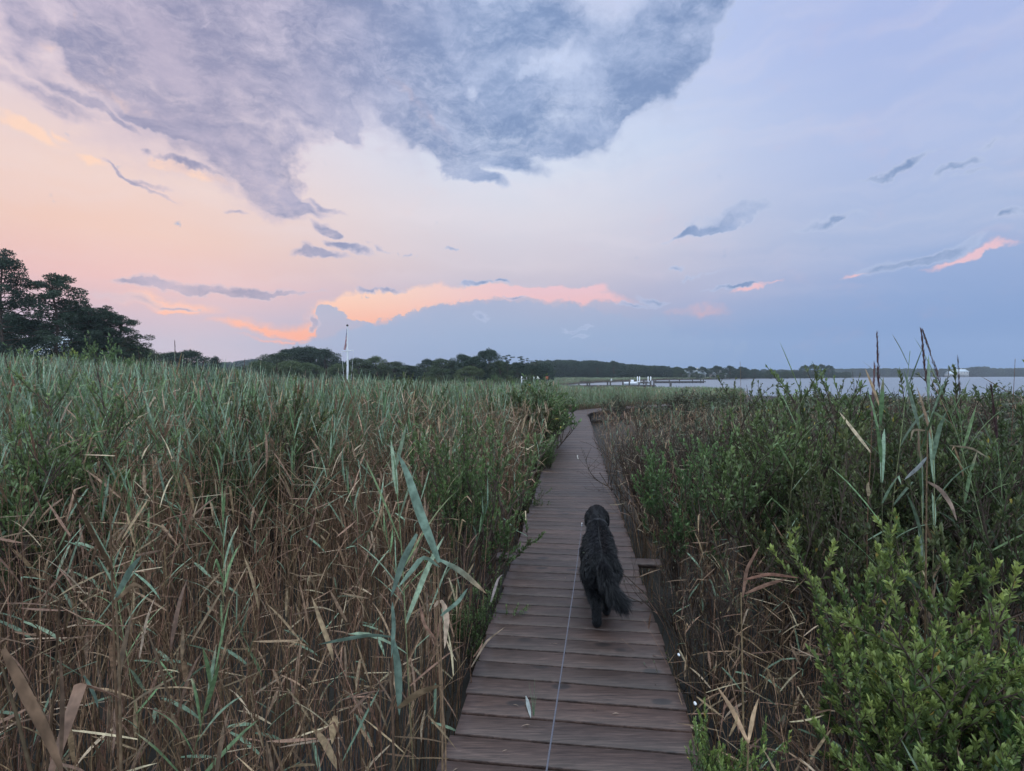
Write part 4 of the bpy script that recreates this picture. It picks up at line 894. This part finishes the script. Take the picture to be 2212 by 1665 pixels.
g = Geo(); box(g, (0, 0, hb/2), (.09, .09, hb), (.2,)*3); link('post', g.mesh('post', M_dock, False), e)
g = Geo(); V = [(-.3, -.07, hb-.1), (.3, -.07, hb-.1), (-.1, -.07, hb+.35), (-.3, -.04, hb-.1), (.3, -.04, hb-.1), (-.1, -.04, hb+.35)]
g.add(V, [np.array([(0, 1, 2), (5, 4, 3)]), np.array([(0, 3, 4, 1), (1, 4, 5, 2), (2, 5, 3, 0)])], (.6, .6, .5)); link('board', g.mesh('board', plain('cream_paint', (.6, .6, .5)), False), e)
# white bird resting on a dock pile
p = at(1318, 824, 88.6); g = Geo()
tube(g, [(0, .18, .10), (0, .10, .16), (0, 0, .24), (0, -.06, .36), (0, -.08, .47), (0, -.10, .54), (0, -.13, .58)], [.02, .09, .14, .12, .07, .06, .03], (.75, .75, .74), 9)
tube(g, [(0, -.13, .57), (0, -.30, .50)], [.022, .006], (.5, .35, .1), 5); tube(g, [(.04, 0, .12), (.04, 0, -.0)], .012, (.3, .2, .1), 4); tube(g, [(-.04, 0, .12), (-.04, 0, -.0)], .012, (.3, .2, .1), 4)
o = link('white_bird', g.mesh('white_bird', vcolmat('bird_plumage', .7)), None, (p.x, 88.6-.8, p.z)); tag(o, 'white bird perched upright on a piling of the long dock', 'bird')
# small white skiff beyond the dock
p = at(1367, 819, 118); e = empty('skiff', 'small white skiff moored beyond the lift posts', 'boat', (p.x, 118, ZW)); g = Geo(); rows_ = []
for k in range(9):
    t_ = k/8; hw = .8*math.sin(min(1, (1-t_)*1.6+.05)*1.57); x = -2.2+4.4*t_; sh = .55+.25*t_**2
    rows_.append([(x, -hw, sh), (x, -hw*.8, .1), (x, 0, -.05), (x, hw*.8, .1), (x, hw, sh), (x, hw*.86, sh-.03), (x, 0, .12), (x, -hw*.86, sh-.03)])
V = np.array(rows_).reshape(-1, 3); i, j = np.meshgrid(np.arange(8), np.arange(8), indexing='ij'); j2 = (j+1) % 8
g.add(V, [np.stack([i*8+j, (i+1)*8+j, (i+1)*8+j2, i*8+j2], -1).reshape(-1, 4)], (.8,)*3); link('hull', g.mesh('hull', M_white), e)
g = Geo(); box(g, (-.2, 0, .75), (.6, .6, .7), (.8,)*3); link('console', g.mesh('console', M_white, False), e)
g = Geo(); box(g, (-2.35, 0, .6), (.3, .3, .7), (.05,)*3); link('outboard_motor', g.mesh('outboard', M_dock, False), e)
# ------------------------------------------------------------------ dog
DOG = (.575, 3.25, 0.); DRZ = -R(7.1)
def blob(bm, c, r, rot=None):
    M = Matrix.Translation(c) @ (Euler(rot).to_matrix().to_4x4() if rot else Matrix()) @ Matrix.Diagonal((*r, 1)); bmesh.ops.create_icosphere(bm, subdivisions=3, radius=1, matrix=M)
def capsule(bm, chain):
    for (p0, r0), (p1, r1) in zip(chain[:-1], chain[1:]):
        p0, p1 = Vector(p0), Vector(p1); n = max(2, int((p1-p0).length/(min(r0, r1)*.35)))
        for i in range(n+1):
            t_ = i/n; r_ = r0+(r1-r0)*t_; bmesh.ops.create_icosphere(bm, subdivisions=2, radius=r_, matrix=Matrix.Translation(p0.lerp(p1, t_)))
TAIL = [((0, -.055, .425), .034), ((.012, -.12, .385), .03), ((.035, -.17, .32), .028), ((.068, -.20, .265), .026), ((.105, -.215, .225), .018)]
bm = bmesh.new()
capsule(bm, [((0, -.01, .385), .092), ((0, .10, .385), .090), ((0, .22, .375), .090), ((0, .36, .37), .102), ((0, .46, .375), .104), ((0, .54, .42), .080), ((0, .63, .465), .066), ((0, .70, .495), .070)])
blob(bm, (0, .40, .31), (.085, .16, .10)); blob(bm, (0, .20, .32), (.075, .14, .075)); blob(bm, (0, .725, .502), (.072, .085, .068)); capsule(bm, [((0, .77, .485), .045), ((0, .855, .465), .034)])
for s in (-1, 1):
    blob(bm, (s*.074, .700, .475), (.020, .040, .066), (0, s*-.16, 0)); blob(bm, (s*.055, .01, .34), (.058, .085, .10)); blob(bm, (s*.062, .46, .34), (.050, .075, .095))
capsule(bm, [((-.055, 0, .34), .070), ((-.060, .05, .24), .052), ((-.045, -.02, .175), .040), ((-.034, -.085, .125), .031), ((-.030, -.085, .05), .027), ((-.030, -.075, .026), .026)]); blob(bm, (-.030, -.052, .020), (.031, .042, .020))
capsule(bm, [((.055, .02, .34), .070), ((.062, .10, .24), .052), ((.055, .06, .18), .040), ((.046, .035, .13), .031), ((.040, .08, .06), .026), ((.038, .095, .026), .025)]); blob(bm, (.038, .120, .020), (.030, .042, .020))
capsule(bm, [((-.075, .46, .30), .050), ((-.082, .42, .22), .042), ((-.074, .45, .12), .029), ((-.072, .455, .028), .026)]); blob(bm, (-.072, .48, .020), (.030, .040, .020))
capsule(bm, [((.075, .46, .30), .050), ((.078, .42, .22), .042), ((.066, .39, .13), .029), ((.062, .36, .05), .025)]); blob(bm, (.062, .375, .034), (.029, .038, .022), (-.5, 0, 0))
for dx, pw in ((-.030, -.052), (.038, .120), (-.072, .48)):
    for k in (-1.2, -.4, .4, 1.2): blob(bm, (dx+k*.013, pw+.032-abs(k)*.004, .013), (.0085, .016, .012))
capsule(bm, TAIL)
me0 = bpy.data.meshes.new('dog_raw'); bm.to_mesh(me0); bm.free()
tmp = bpy.data.objects.new('dog_raw', me0); COL.objects.link(tmp)
rm = tmp.modifiers.new('r', 'REMESH'); rm.mode = 'VOXEL'; rm.voxel_size = .0065
smm = tmp.modifiers.new('s', 'SMOOTH'); smm.factor = .5; smm.iterations = 5
dg = bpy.context.evaluated_depsgraph_get(); body = bpy.data.meshes.new_from_object(tmp.evaluated_get(dg)); bpy.data.objects.remove(tmp)
body.name = 'dog_body'; body.polygons.foreach_set('use_smooth', np.ones(len(body.polygons), bool))
def furmat(name, col, rough):
    m, n, o = newmat(name); p = n.nodes.new('ShaderNodeBsdfPrincipled'); p.inputs['Base Color'].default_value = (*col, 1); p.inputs['Roughness'].default_value = rough; p.inputs['Specular IOR Level'].default_value = .35
    n.links.new(p.outputs[0], o.inputs[0]); return m
M_skin = furmat('black_coat', (.006, .006, .008), .8); M_fur = furmat('black_fur', (.0075, .008, .0105), .45)
body.materials.clear(); body.materials.append(M_skin)
dog = empty('dog', 'black long-haired dog walking away along the boardwalk with its bushy tail hanging', 'dog', DOG, DRZ)
link('body', body, dog)
nvt = len(body.vertices); VV = np.empty(nvt*3); body.vertices.foreach_get('co', VV); VV = VV.reshape(-1, 3)
body.calc_loop_triangles(); TR = np.empty(len(body.loop_triangles)*3, np.int32); body.loop_triangles.foreach_get('vertices', TR); TR = TR.reshape(-1, 3)
A_, B_, C__ = VV[TR[:, 0]], VV[TR[:, 1]], VV[TR[:, 2]]; cr_ = np.cross(B_-A_, C__-A_); ar = np.linalg.norm(cr_, axis=1); rg = np.random.default_rng(4)
cen = (A_+B_+C__)/3; tw_ = np.where((cen[:, 1] < -.10) & (cen[:, 2] > .16), 3.5, 1.0)
k = rg.choice(len(TR), 80000, p=ar*tw_/np.sum(ar*tw_)); u = rg.random((len(k), 2)); fl = u.sum(1) > 1; u[fl] = 1-u[fl]
P0 = A_[k]+(B_[k]-A_[k])*u[:, :1]+(C__[k]-A_[k])*u[:, 1:]; Nn = norm(cr_[k])
x_, y_, z_ = P0.T; tail = (y_ < -.10) & (z_ > .165); head = y_ > .62; legs = (z_ < .16) & ~tail; back = (z_ > .36) & ~head & ~tail
flow = np.tile(np.array([0, -.75, -.55]), (len(k), 1)); flow[:, 0] += .35*np.sign(x_)*(z_ > .3); flow[legs] = (0, -.25, -1); flow[head] = (0, -.9, -.4)
TC = np.array([t[0] for t in TAIL]); td = norm(np.gradient(TC, axis=0)); ti = ((P0[:, None]-TC[None])**2).sum(-1).argmin(1); flow[tail] = td[ti[tail]]*.9+np.array([0, -.05, -.35])
ln_ = np.where(tail, rg.uniform(.040, .085, len(k))*(0.6+.13*ti), np.where(head, .014, np.where(legs, .016, np.where(back, .032, .040))))
ln_ = np.where((~tail) & (~legs) & (y_ < .02) & (z_ < .36), .055, ln_)*rg.uniform(.6, 1.25, len(k))
ln_ = np.where((z_ < .05), .008, ln_)
ft = flow-Nn*np.sum(flow*Nn, 1, keepdims=True); cl_ = np.stack([np.sin(P0[:, 0]*90+P0[:, 2]*50), np.sin(P0[:, 1]*70), np.sin(P0[:, 2]*80+P0[:, 0]*60)], -1)*.22
lift_ = np.where(tail, .75, np.where(head, .25, .38))[:, None]
D1 = norm(norm(ft)+Nn*lift_+cl_+rg.normal(0, .14, ft.shape)); D2 = norm(D1*.8+norm(ft)*.5+np.array([0, 0, -.22])+rg.normal(0, .08, ft.shape))
S_ = norm(np.cross(D1, rg.normal(0, 1, ft.shape)))*.0010; P1 = P0+D1*ln_[:, None]*.5; P2 = P1+D2*ln_[:, None]*.5; P0i = P0-Nn*.002
Vf = np.stack([P0i-S_, P0i+S_, P1-S_*.7, P1+S_*.7, P2], 1).reshape(-1, 3); o5 = (np.arange(len(k))*5)[:, None]
g = Geo(); g.add(Vf, [np.array([[0, 1, 3, 2]])+o5, np.array([[2, 3, 4]])+o5], (.01, .01, .01)); link('fur', g.mesh('dog_fur', M_fur), dog)
for s in (-1, 1):
    me = bpy.data.meshes.new('eye'); bm = bmesh.new(); bmesh.ops.create_uvsphere(bm, u_segments=12, v_segments=8, radius=.0085); bm.to_mesh(me); bm.free(); me.materials.append(plain('eye_brown', (.03, .015, .01), .1)); link('eye', me, dog, (s*.036, .795, .513))
me = bpy.data.meshes.new('nose'); bm = bmesh.new(); bmesh.ops.create_uvsphere(bm, u_segments=12, v_segments=8, radius=.016, matrix=Matrix.Diagonal((1.1, .8, .8, 1))); bm.to_mesh(me); bm.free(); me.materials.append(plain('nose_black', (.012, .011, .011), .3)); link('nose', me, dog, (0, .889, .472))
# collar and tag
cc = np.array([0, .585, .443]); ax = norm(np.array([0, .80, .40])); ux = np.array([1., 0, 0]); uy = np.cross(ax, ux); g = Geo(); n_ = 40; ring = []
for a in np.linspace(0, 2*np.pi, n_, endpoint=False):
    d = ux*math.cos(a)+uy*math.sin(a); c0 = cc+d*.074
    ring.append([c0-ax*.011, c0+ax*.011, c0+ax*.011+d*.003, c0-ax*.011+d*.003])
V = np.array(ring).reshape(-1, 3); i, j = np.meshgrid(np.arange(n_), np.arange(4), indexing='ij'); i2 = (i+1) % n_; j2 = (j+1) % 4
g.add(V, [np.stack([i*4+j, i2*4+j, i2*4+j2, i*4+j2], -1).reshape(-1, 4)], (.1,)*3); link('collar', g.mesh('collar', plain('collar_webbing', (.012, .012, .016), .8)), dog)
g = Geo(); cp = cc+norm(np.array([-1, 0, .12]))*.118; tube(g, [cp+np.array([0, .012*math.cos(a), .012*math.sin(a)]) for a in np.linspace(0, 2*np.pi, 15)], .0028, (.7,)*3, 6, False)
link('collar_ring', g.mesh('collar_ring', M_metal), dog)
rot = Matrix.Rotation(DRZ, 3, 'Z'); cw = rot @ Vector(cp) + Vector(DOG)
lh = empty('dog_leash', 'thin grey leash running from the dog collar back toward the camera', 'leash', cw)
hand = at(1146, 1890, .62); Pl = []
for i in range(26):
    t_ = i/25; q_ = cw.lerp(hand, t_); q_.z -= .03*math.sin(math.pi*t_); Pl.append(tuple(q_-cw))
g = Geo(); tube(g, Pl, .0017, (.4,)*3, 8); link('strap', g.mesh('strap', plain('leash_webbing', (.10, .10, .125), .8, 0, .3, 200)), lh)
g = Geo(); tube(g, [(0, 0, 0), tuple(Vector(Pl[1])*.35)], [.007, .005], (.7,)*3, 8); link('clip', g.mesh('clip', M_metal), lh)

# ------------------------------------------------------------------ single reeds that stand out
def tall_reed(seed, px, ytop, Y, label, kind='green', plume=True, blades=10, lean=.06, rz=0., wmul=1.2, group=None):
    h = at(px, ytop, Y).z-ZG; ps = {'stem': Geo(), 'blade': Geo(), 'plume': Geo()}; r = random.Random(seed)
    hh = h-(.31 if plume else .0); reed_mesh(seed, kind, parts=ps, h=hh, lean=lean, plume=plume, blades=blades, wmul=wmul)
    V = np.concatenate(ps['stem'].v); top = V[-4:].mean(0); c, s = math.cos(rz), math.sin(rz); tx, ty = c*top[0]-s*top[1], s*top[0]+c*top[1]
    p = at(px, ytop, Y); k = 1.0 + (.12*(1 if plume else 0)); e = empty('tall_reed', label, 'reed', (p.x-tx*k, Y-ty*k, ZG), rz, group); e.scale.z = (h)/(top[2]+(.31 if plume else 0))
    link('stem', ps['stem'].mesh('reed_stem', M_reed), e)
    if ps['blade'].n: link('leaves', ps['blade'].mesh('reed_leaves', M_reed), e)
    if ps['plume'].n: link('seed_head', ps['plume'].mesh('reed_plume', M_reed), e)
    return e
for i, (px, yt, Y, bl, ln2, rz, lb, kd, pl) in enumerate((
    (1898, 727, 2.75, 10, .05, .3, 'leafy reed with a dark pointed head, leftmost of the tall ones against the bay', 'green', True),
    (1885, 790, 3.0, 3, .08, 2.6, 'reed with a short purple-brown head leaning left below the leftmost tall one', 'cane', True),
    (1965, 758, 3.1, 7, .04, 1.3, 'thin branching reed top between the dark heads on the right', 'green', False),
    (2000, 718, 2.9, 9, .03, 2.0, 'tallest straight reed with a narrow dark spike on the right', 'green', True),
    (2014, 714, 3.0, 9, .16, 3.1, 'tall reed whose dark head leans left beside the straight one', 'green', True),
    (2072, 775, 3.1, 6, .04, 4.0, 'reed with a thick purple head in front of the far white house', 'green', True),
    (2152, 838, 2.9, 6, .03, 5.0, 'shorter dark-headed reed near the right picture edge', 'green', True),
    (2192, 775, 4.2, 2, .02, .5, 'thin bare brown cane near the right picture edge', 'cane', False),
    (1598, 781, 5.5, 1, .03, 1.5, 'solitary bare cane rising above the scrub into the bay', 'cane', False),
    (1728, 816, 3.4, 8, .04, 2.5, 'reed with broad pale leaves spread wide left of the seed heads', 'green', False),
    (1985, 900, 2.5, 9, .03, .0, 'brown-stemmed reed with a pale drooping leaf in front of the dark shrub', 'green', False),
    (378, 738, 7.5, 10, .04, 1.0, 'tall reed with a dark spike above the left field before the round trees', 'green', True),
    (850, 985, 2.1, 9, .05, 1.0, 'tall grey-green reed leaning over the brown stalks left of the deck', 'green', False),
    (237, 1060, 1.45, 2, .02, 2.0, 'thick orange-brown cane standing upright at the lower left', 'cane', False),
    (130, 1290, 1.0, 1, .03, 3.0, 'short brown cane close to the camera at the lower left', 'cane', False),
    (720, 1330, 1.6, 3, .02, 1.1, 'pale brown cane in the dark stalks at the bottom left of the deck', 'cane', False),
    (1105, 905, 6.5, 8, .05, 3.0, 'dry tan reed close to the left deck edge beyond the round shrub', 'dead', False))):
    tall_reed(700+i, px, yt, Y, lb, kd, pl, bl, ln2, rz, 1.35 if px < 1500 else 1.0)
def blade_px(g, pts, Y0, Y1, w_, col, fold=.15):
    n = 10; P = np.array(pts, float); d = np.r_[0, np.cumsum(np.linalg.norm(np.diff(P, axis=0), axis=1))]; s = np.linspace(0, d[-1], n)
    X2 = np.interp(s, d, P[:, 0]); Y2 = np.interp(s, d, P[:, 1])
    Q = np.array([at(a, b_, Y0+(Y1-Y0)*k/(n-1)) for k, (a, b_) in enumerate(zip(X2, Y2))]); Q[1:-1] = (Q[:-2]+2*Q[1:-1]+Q[2:])/4
    T = norm(np.gradient(Q, axis=0)); sd_ = norm(np.cross(T, np.array([.15, 1., .35]))); t_ = np.linspace(0, 1, n); wd = w_*np.sin(np.pi*np.clip(t_*.88+.1, 0, 1))**.75; wd[-1] = .0008
    c = np.array(col); c = np.tile(c, (n, 1)) if c.ndim == 1 else c
    c = c*rng.uniform(.75, 1.12, (n, 1)); ribbon(g, Q, wd, sd_, c, fold)
def hero(label, stem, Y, blades, r=.0045, scol=None, name='broad_leaf_reed'):
    e = empty(name, label, 'reed'); g = Geo(); P = [tuple(at(a, b_, Y)) for a, b_ in stem]; P = [(P[0][0], P[0][1], ZG)]+P if P[0][2] > ZG else P
    tube(g, P, np.linspace(r, r*.5, len(P)), TAN*.8 if scol is None else scol, 6); link('stem', g.mesh('reed_stem', M_reed), e)
    g = Geo()
    for b_ in blades: blade_px(g, *b_)
    link('leaves', g.mesh('reed_leaves', M_reed), e)
LGREEN = np.array([.19, .27, .20])
hero('large reed with long blue-green leaves crossing the brown stalks left of the deck', [(850, 1660), (847, 1500), (849, 1378), (845, 1285)], 1.55,
     [([(900, 1153), (870, 1210), (844, 1290)], 1.55, 1.5, .020, LGREEN), ([(847, 1376), (800, 1372), (686, 1392)], 1.55, 1.45, .017, LGREEN), ([(849, 1382), (858, 1440), (862, 1545)], 1.55, 1.5, .026, LGREEN),
      ([(860, 1530), (900, 1500), (955, 1478)], 1.5, 1.42, .022, TAN), ([(846, 1300), (850, 1350), (845, 1420)], 1.55, 1.5, .014, LGREEN)])
hero('big reed with a broad blue-green leaf rising diagonally and a tan tip bent down', [(955, 1500), (950, 1350), (945, 1215)], 1.7,
     [([(948, 1215), (905, 1110), (878, 1020), (857, 975)], 1.7, 1.75, .036, LGREEN*.9), ([(950, 1210), (990, 1232), (1050, 1282)], 1.7, 1.6, .026, np.array([LGREEN*(1-k/9)+TAN*k/9 for k in range(10)])),
      ([(948, 1225), (915, 1200), (860, 1268)], 1.7, 1.65, .018, LGREEN), ([(952, 1330), (990, 1300), (1010, 1270)], 1.7, 1.65, .014, LGREEN)])
hero('broad pinkish-brown dead reed leaf close to the camera in the corner', [(90, 1760), (40, 1560), (5, 1440)], .85,
     [([(2, 1405), (50, 1520), (90, 1590), (140, 1690)], .85, .80, .046, np.array([.42, .27, .16])), ([(130, 1650), (133, 1500), (128, 1400)], .95, .98, .012, TAN*.8)], .004)
hero('reed at the lower left with two crossed green leaves', [(262, 1700), (258, 1450), (250, 1290)], 1.35,
     [([(250, 1290), (280, 1230), (305, 1200)], 1.35, 1.3, .016, LGREEN), ([(248, 1300), (290, 1258), (330, 1290)], 1.35, 1.3, .012, TAN), ([(180, 1460), (205, 1510), (212, 1530)], 1.3, 1.28, .018, LGREEN*.8)])
hero('thin reed with a pale curled dry leaf in the brown stalks left of the deck', [(962, 1600), (945, 1400), (938, 1310)], 1.9,
     [([(938, 1310), (952, 1290), (965, 1330), (960, 1400)], 1.9, 1.85, .022, STRAW), ([(940, 1380), (915, 1350), (905, 1300)], 1.9, 1.9, .014, TAN)])
hero('reed in front of the dark shrub with one silvery and one orange hanging leaf', [(1998, 1330), (2000, 1150), (2001, 1020), (2003, 930)], 2.4,
     [([(2002, 988), (1985, 1010), (1953, 1036)], 2.4, 2.35, .024, (.50, .54, .52)), ([(2002, 1040), (2030, 1055), (2055, 1090), (2066, 1125)], 2.4, 2.35, .018, (.52, .36, .28)), ([(1998, 930), (1972, 928), (1966, 952)], 2.4, 2.38, .012, STRAW),
      ([(2050, 962), (2100, 968), (2135, 990)], 2.5, 2.4, .010, STRAW)], .0045, TAN*.9)
hero('dead reed with two orange leaves pointing right beside the deck', [(1605, 1560), (1602, 1400), (1600, 1280)], 2.0,
     [([(1608, 1252), (1660, 1240), (1725, 1248)], 2.0, 1.95, .016, (.40, .24, .15)), ([(1610, 1282), (1660, 1262), (1700, 1250)], 2.0, 1.95, .018, (.42, .27, .17)), ([(1604, 1290), (1612, 1230), (1640, 1180)], 2.0, 2.0, .014, TAN)])
hero('small dead reed making an orange V beside the nearest planks on the right', [(1612, 1720), (1614, 1660), (1616, 1605)], 1.7,
     [([(1616, 1605), (1580, 1530), (1548, 1482)], 1.7, 1.75, .016, (.42, .25, .17)), ([(1616, 1605), (1628, 1540), (1638, 1508)], 1.7, 1.72, .015, (.44, .27, .18)), ([(1575, 1590), (1590, 1560), (1592, 1540)], 1.7, 1.7, .010, TAN)])
hero('reed tuft at the left deck edge with a blade lying across the planks', [(1020, 1500), (1015, 1440), (1020, 1400)], 2.6,
     [([(1018, 1440), (1050, 1385), (1093, 1352)], 2.6, 2.7, .012, STRAW), ([(1022, 1420), (1040, 1395), (1042, 1380)], 2.6, 2.65, .01, TAN), ([(1060, 1300), (1075, 1250), (1085, 1240)], 3.0, 3.0, .016, (.5, .42, .38))])
# grass growing up between two planks, a fallen leaf, and white caps on the deck edge
p = on(1152, 1545); e = empty('grass_tuft', 'thin green grass tuft growing up between two planks in the near deck', 'grass', (p.x, p.y, 0)); g = Geo()
for k, (dx, dz, dy) in enumerate(((-.022, .16, .0), (.006, .17, .01), (-.006, .10, -.01), (.018, .12, .0), (.012, .08, .01))):
    pts = [(dx*t_**1.5, dy*t_, -.03+(dz+.03)*t_) for t_ in np.linspace(0, 1, 7)]; ribbon(g, pts, np.linspace(.0045, .0006, 7), np.tile((1., .2, 0), (7, 1)), (.16, .23, .14), .1)
link('blades', g.mesh('grass_blades', M_reed), e)
p = on(1146, 1552); g = Geo(); pts = [(.0+.012*t_, -.16*t_*-1-.0, .003+.006*math.sin(t_*3)) for t_ in np.linspace(0, 1, 8)]; wd = .018*np.sin(np.pi*np.clip(np.linspace(0, 1, 8)*.9+.05, 0, 1)); pts = [(q[0]*-1.5, q[1], q[2]) for q in pts]
ribbon(g, pts, wd, np.tile((1., 0, .1), (8, 1)), (.5, .54, .52), .15); tag(link('fallen_leaf', g.mesh('fallen_leaf', M_reed), None, (p.x, p.y, .001)), 'pale silvery fallen leaf lying beside the grass tuft on the deck', 'leaf')
p = on(1249, 992); g = Geo(); pts = [(.0+.05*t_**2, .5*t_, .004+.004*math.sin(t_*3)) for t_ in np.linspace(0, 1, 8)]; ribbon(g, pts, [.02]*7+[.002], np.tile((1., 0, .1), (8, 1)), (.45, .42, .40), .1); tag(link('fallen_leaf', g.mesh('fallen_stalk', M_reed), None, (p.x, p.y, .001)), 'pale narrow dry leaf lying lengthwise far along the deck', 'leaf')
for px, py, lb in ((1464, 1413, 'white cap on the right deck edge, the farther of two'), (1499, 1518, 'white cap on the right deck edge, the nearer of two')):
    p = on(px, py, -.01); me = bpy.data.meshes.new('cap'); bm = bmesh.new(); bmesh.ops.create_uvsphere(bm, u_segments=14, v_segments=8, radius=.009, matrix=Matrix.Diagonal((.8, 1.4, .8, 1))); bmesh.ops.translate(bm, verts=bm.verts, vec=(0, 0, 0)); bm.to_mesh(me); bm.free(); me.materials.append(M_white)
    tag(link('edge_cap', me, None, (p.x+.004, p.y, -.012)), lb, 'cap')
# bits of dry leaf and seed lying on the planks: nobody could count them
g = Geo(); rg = np.random.default_rng(77); n = 420; i = rg.integers(0, len(PP), n); s = rg.uniform(-HW, HW, n)*rg.choice([.6, .98], n); x = PP[i, 0]+TT[i, 1]*s+rg.normal(0, .03, n); y = PP[i, 1]-TT[i, 0]*s; a = rg.uniform(0, 6.28, n)
leaves(g, np.stack([x, y, np.full(n, .0045)], -1), np.stack([np.cos(a), np.sin(a), a*0+.03], -1), np.tile((0, 0, 1.), (n, 1)), rg.uniform(.008, .045, n), rg.uniform(.003, .007, n), np.array([.20, .15, .11])*rg.uniform(.5, 1.8, (n, 1)))
tag(link('leaf_litter', g.mesh('leaf_litter', M_reed)), 'scattered bits of dry leaf on the planks', 'litter', kind='stuff')

# ------------------------------------------------------------------ air
me = bpy.data.meshes.new('haze'); g = Geo(); box(g, (0, 340, 24.5), (1500, 820, 53), (1, 1, 1)); hz = link('haze', g.mesh('haze', None, False)); tag(hz, kind='stuff')
m, n, o = newmat('air'); pv = n.nodes.new('ShaderNodeVolumePrincipled'); pv.inputs['Color'].default_value = (.78, .86, 1, 1); pv.inputs['Density'].default_value = .0003; pv.inputs['Anisotropy'].default_value = 0
n.links.new(pv.outputs[0], o.inputs['Volume']); hz.data.materials.append(m)
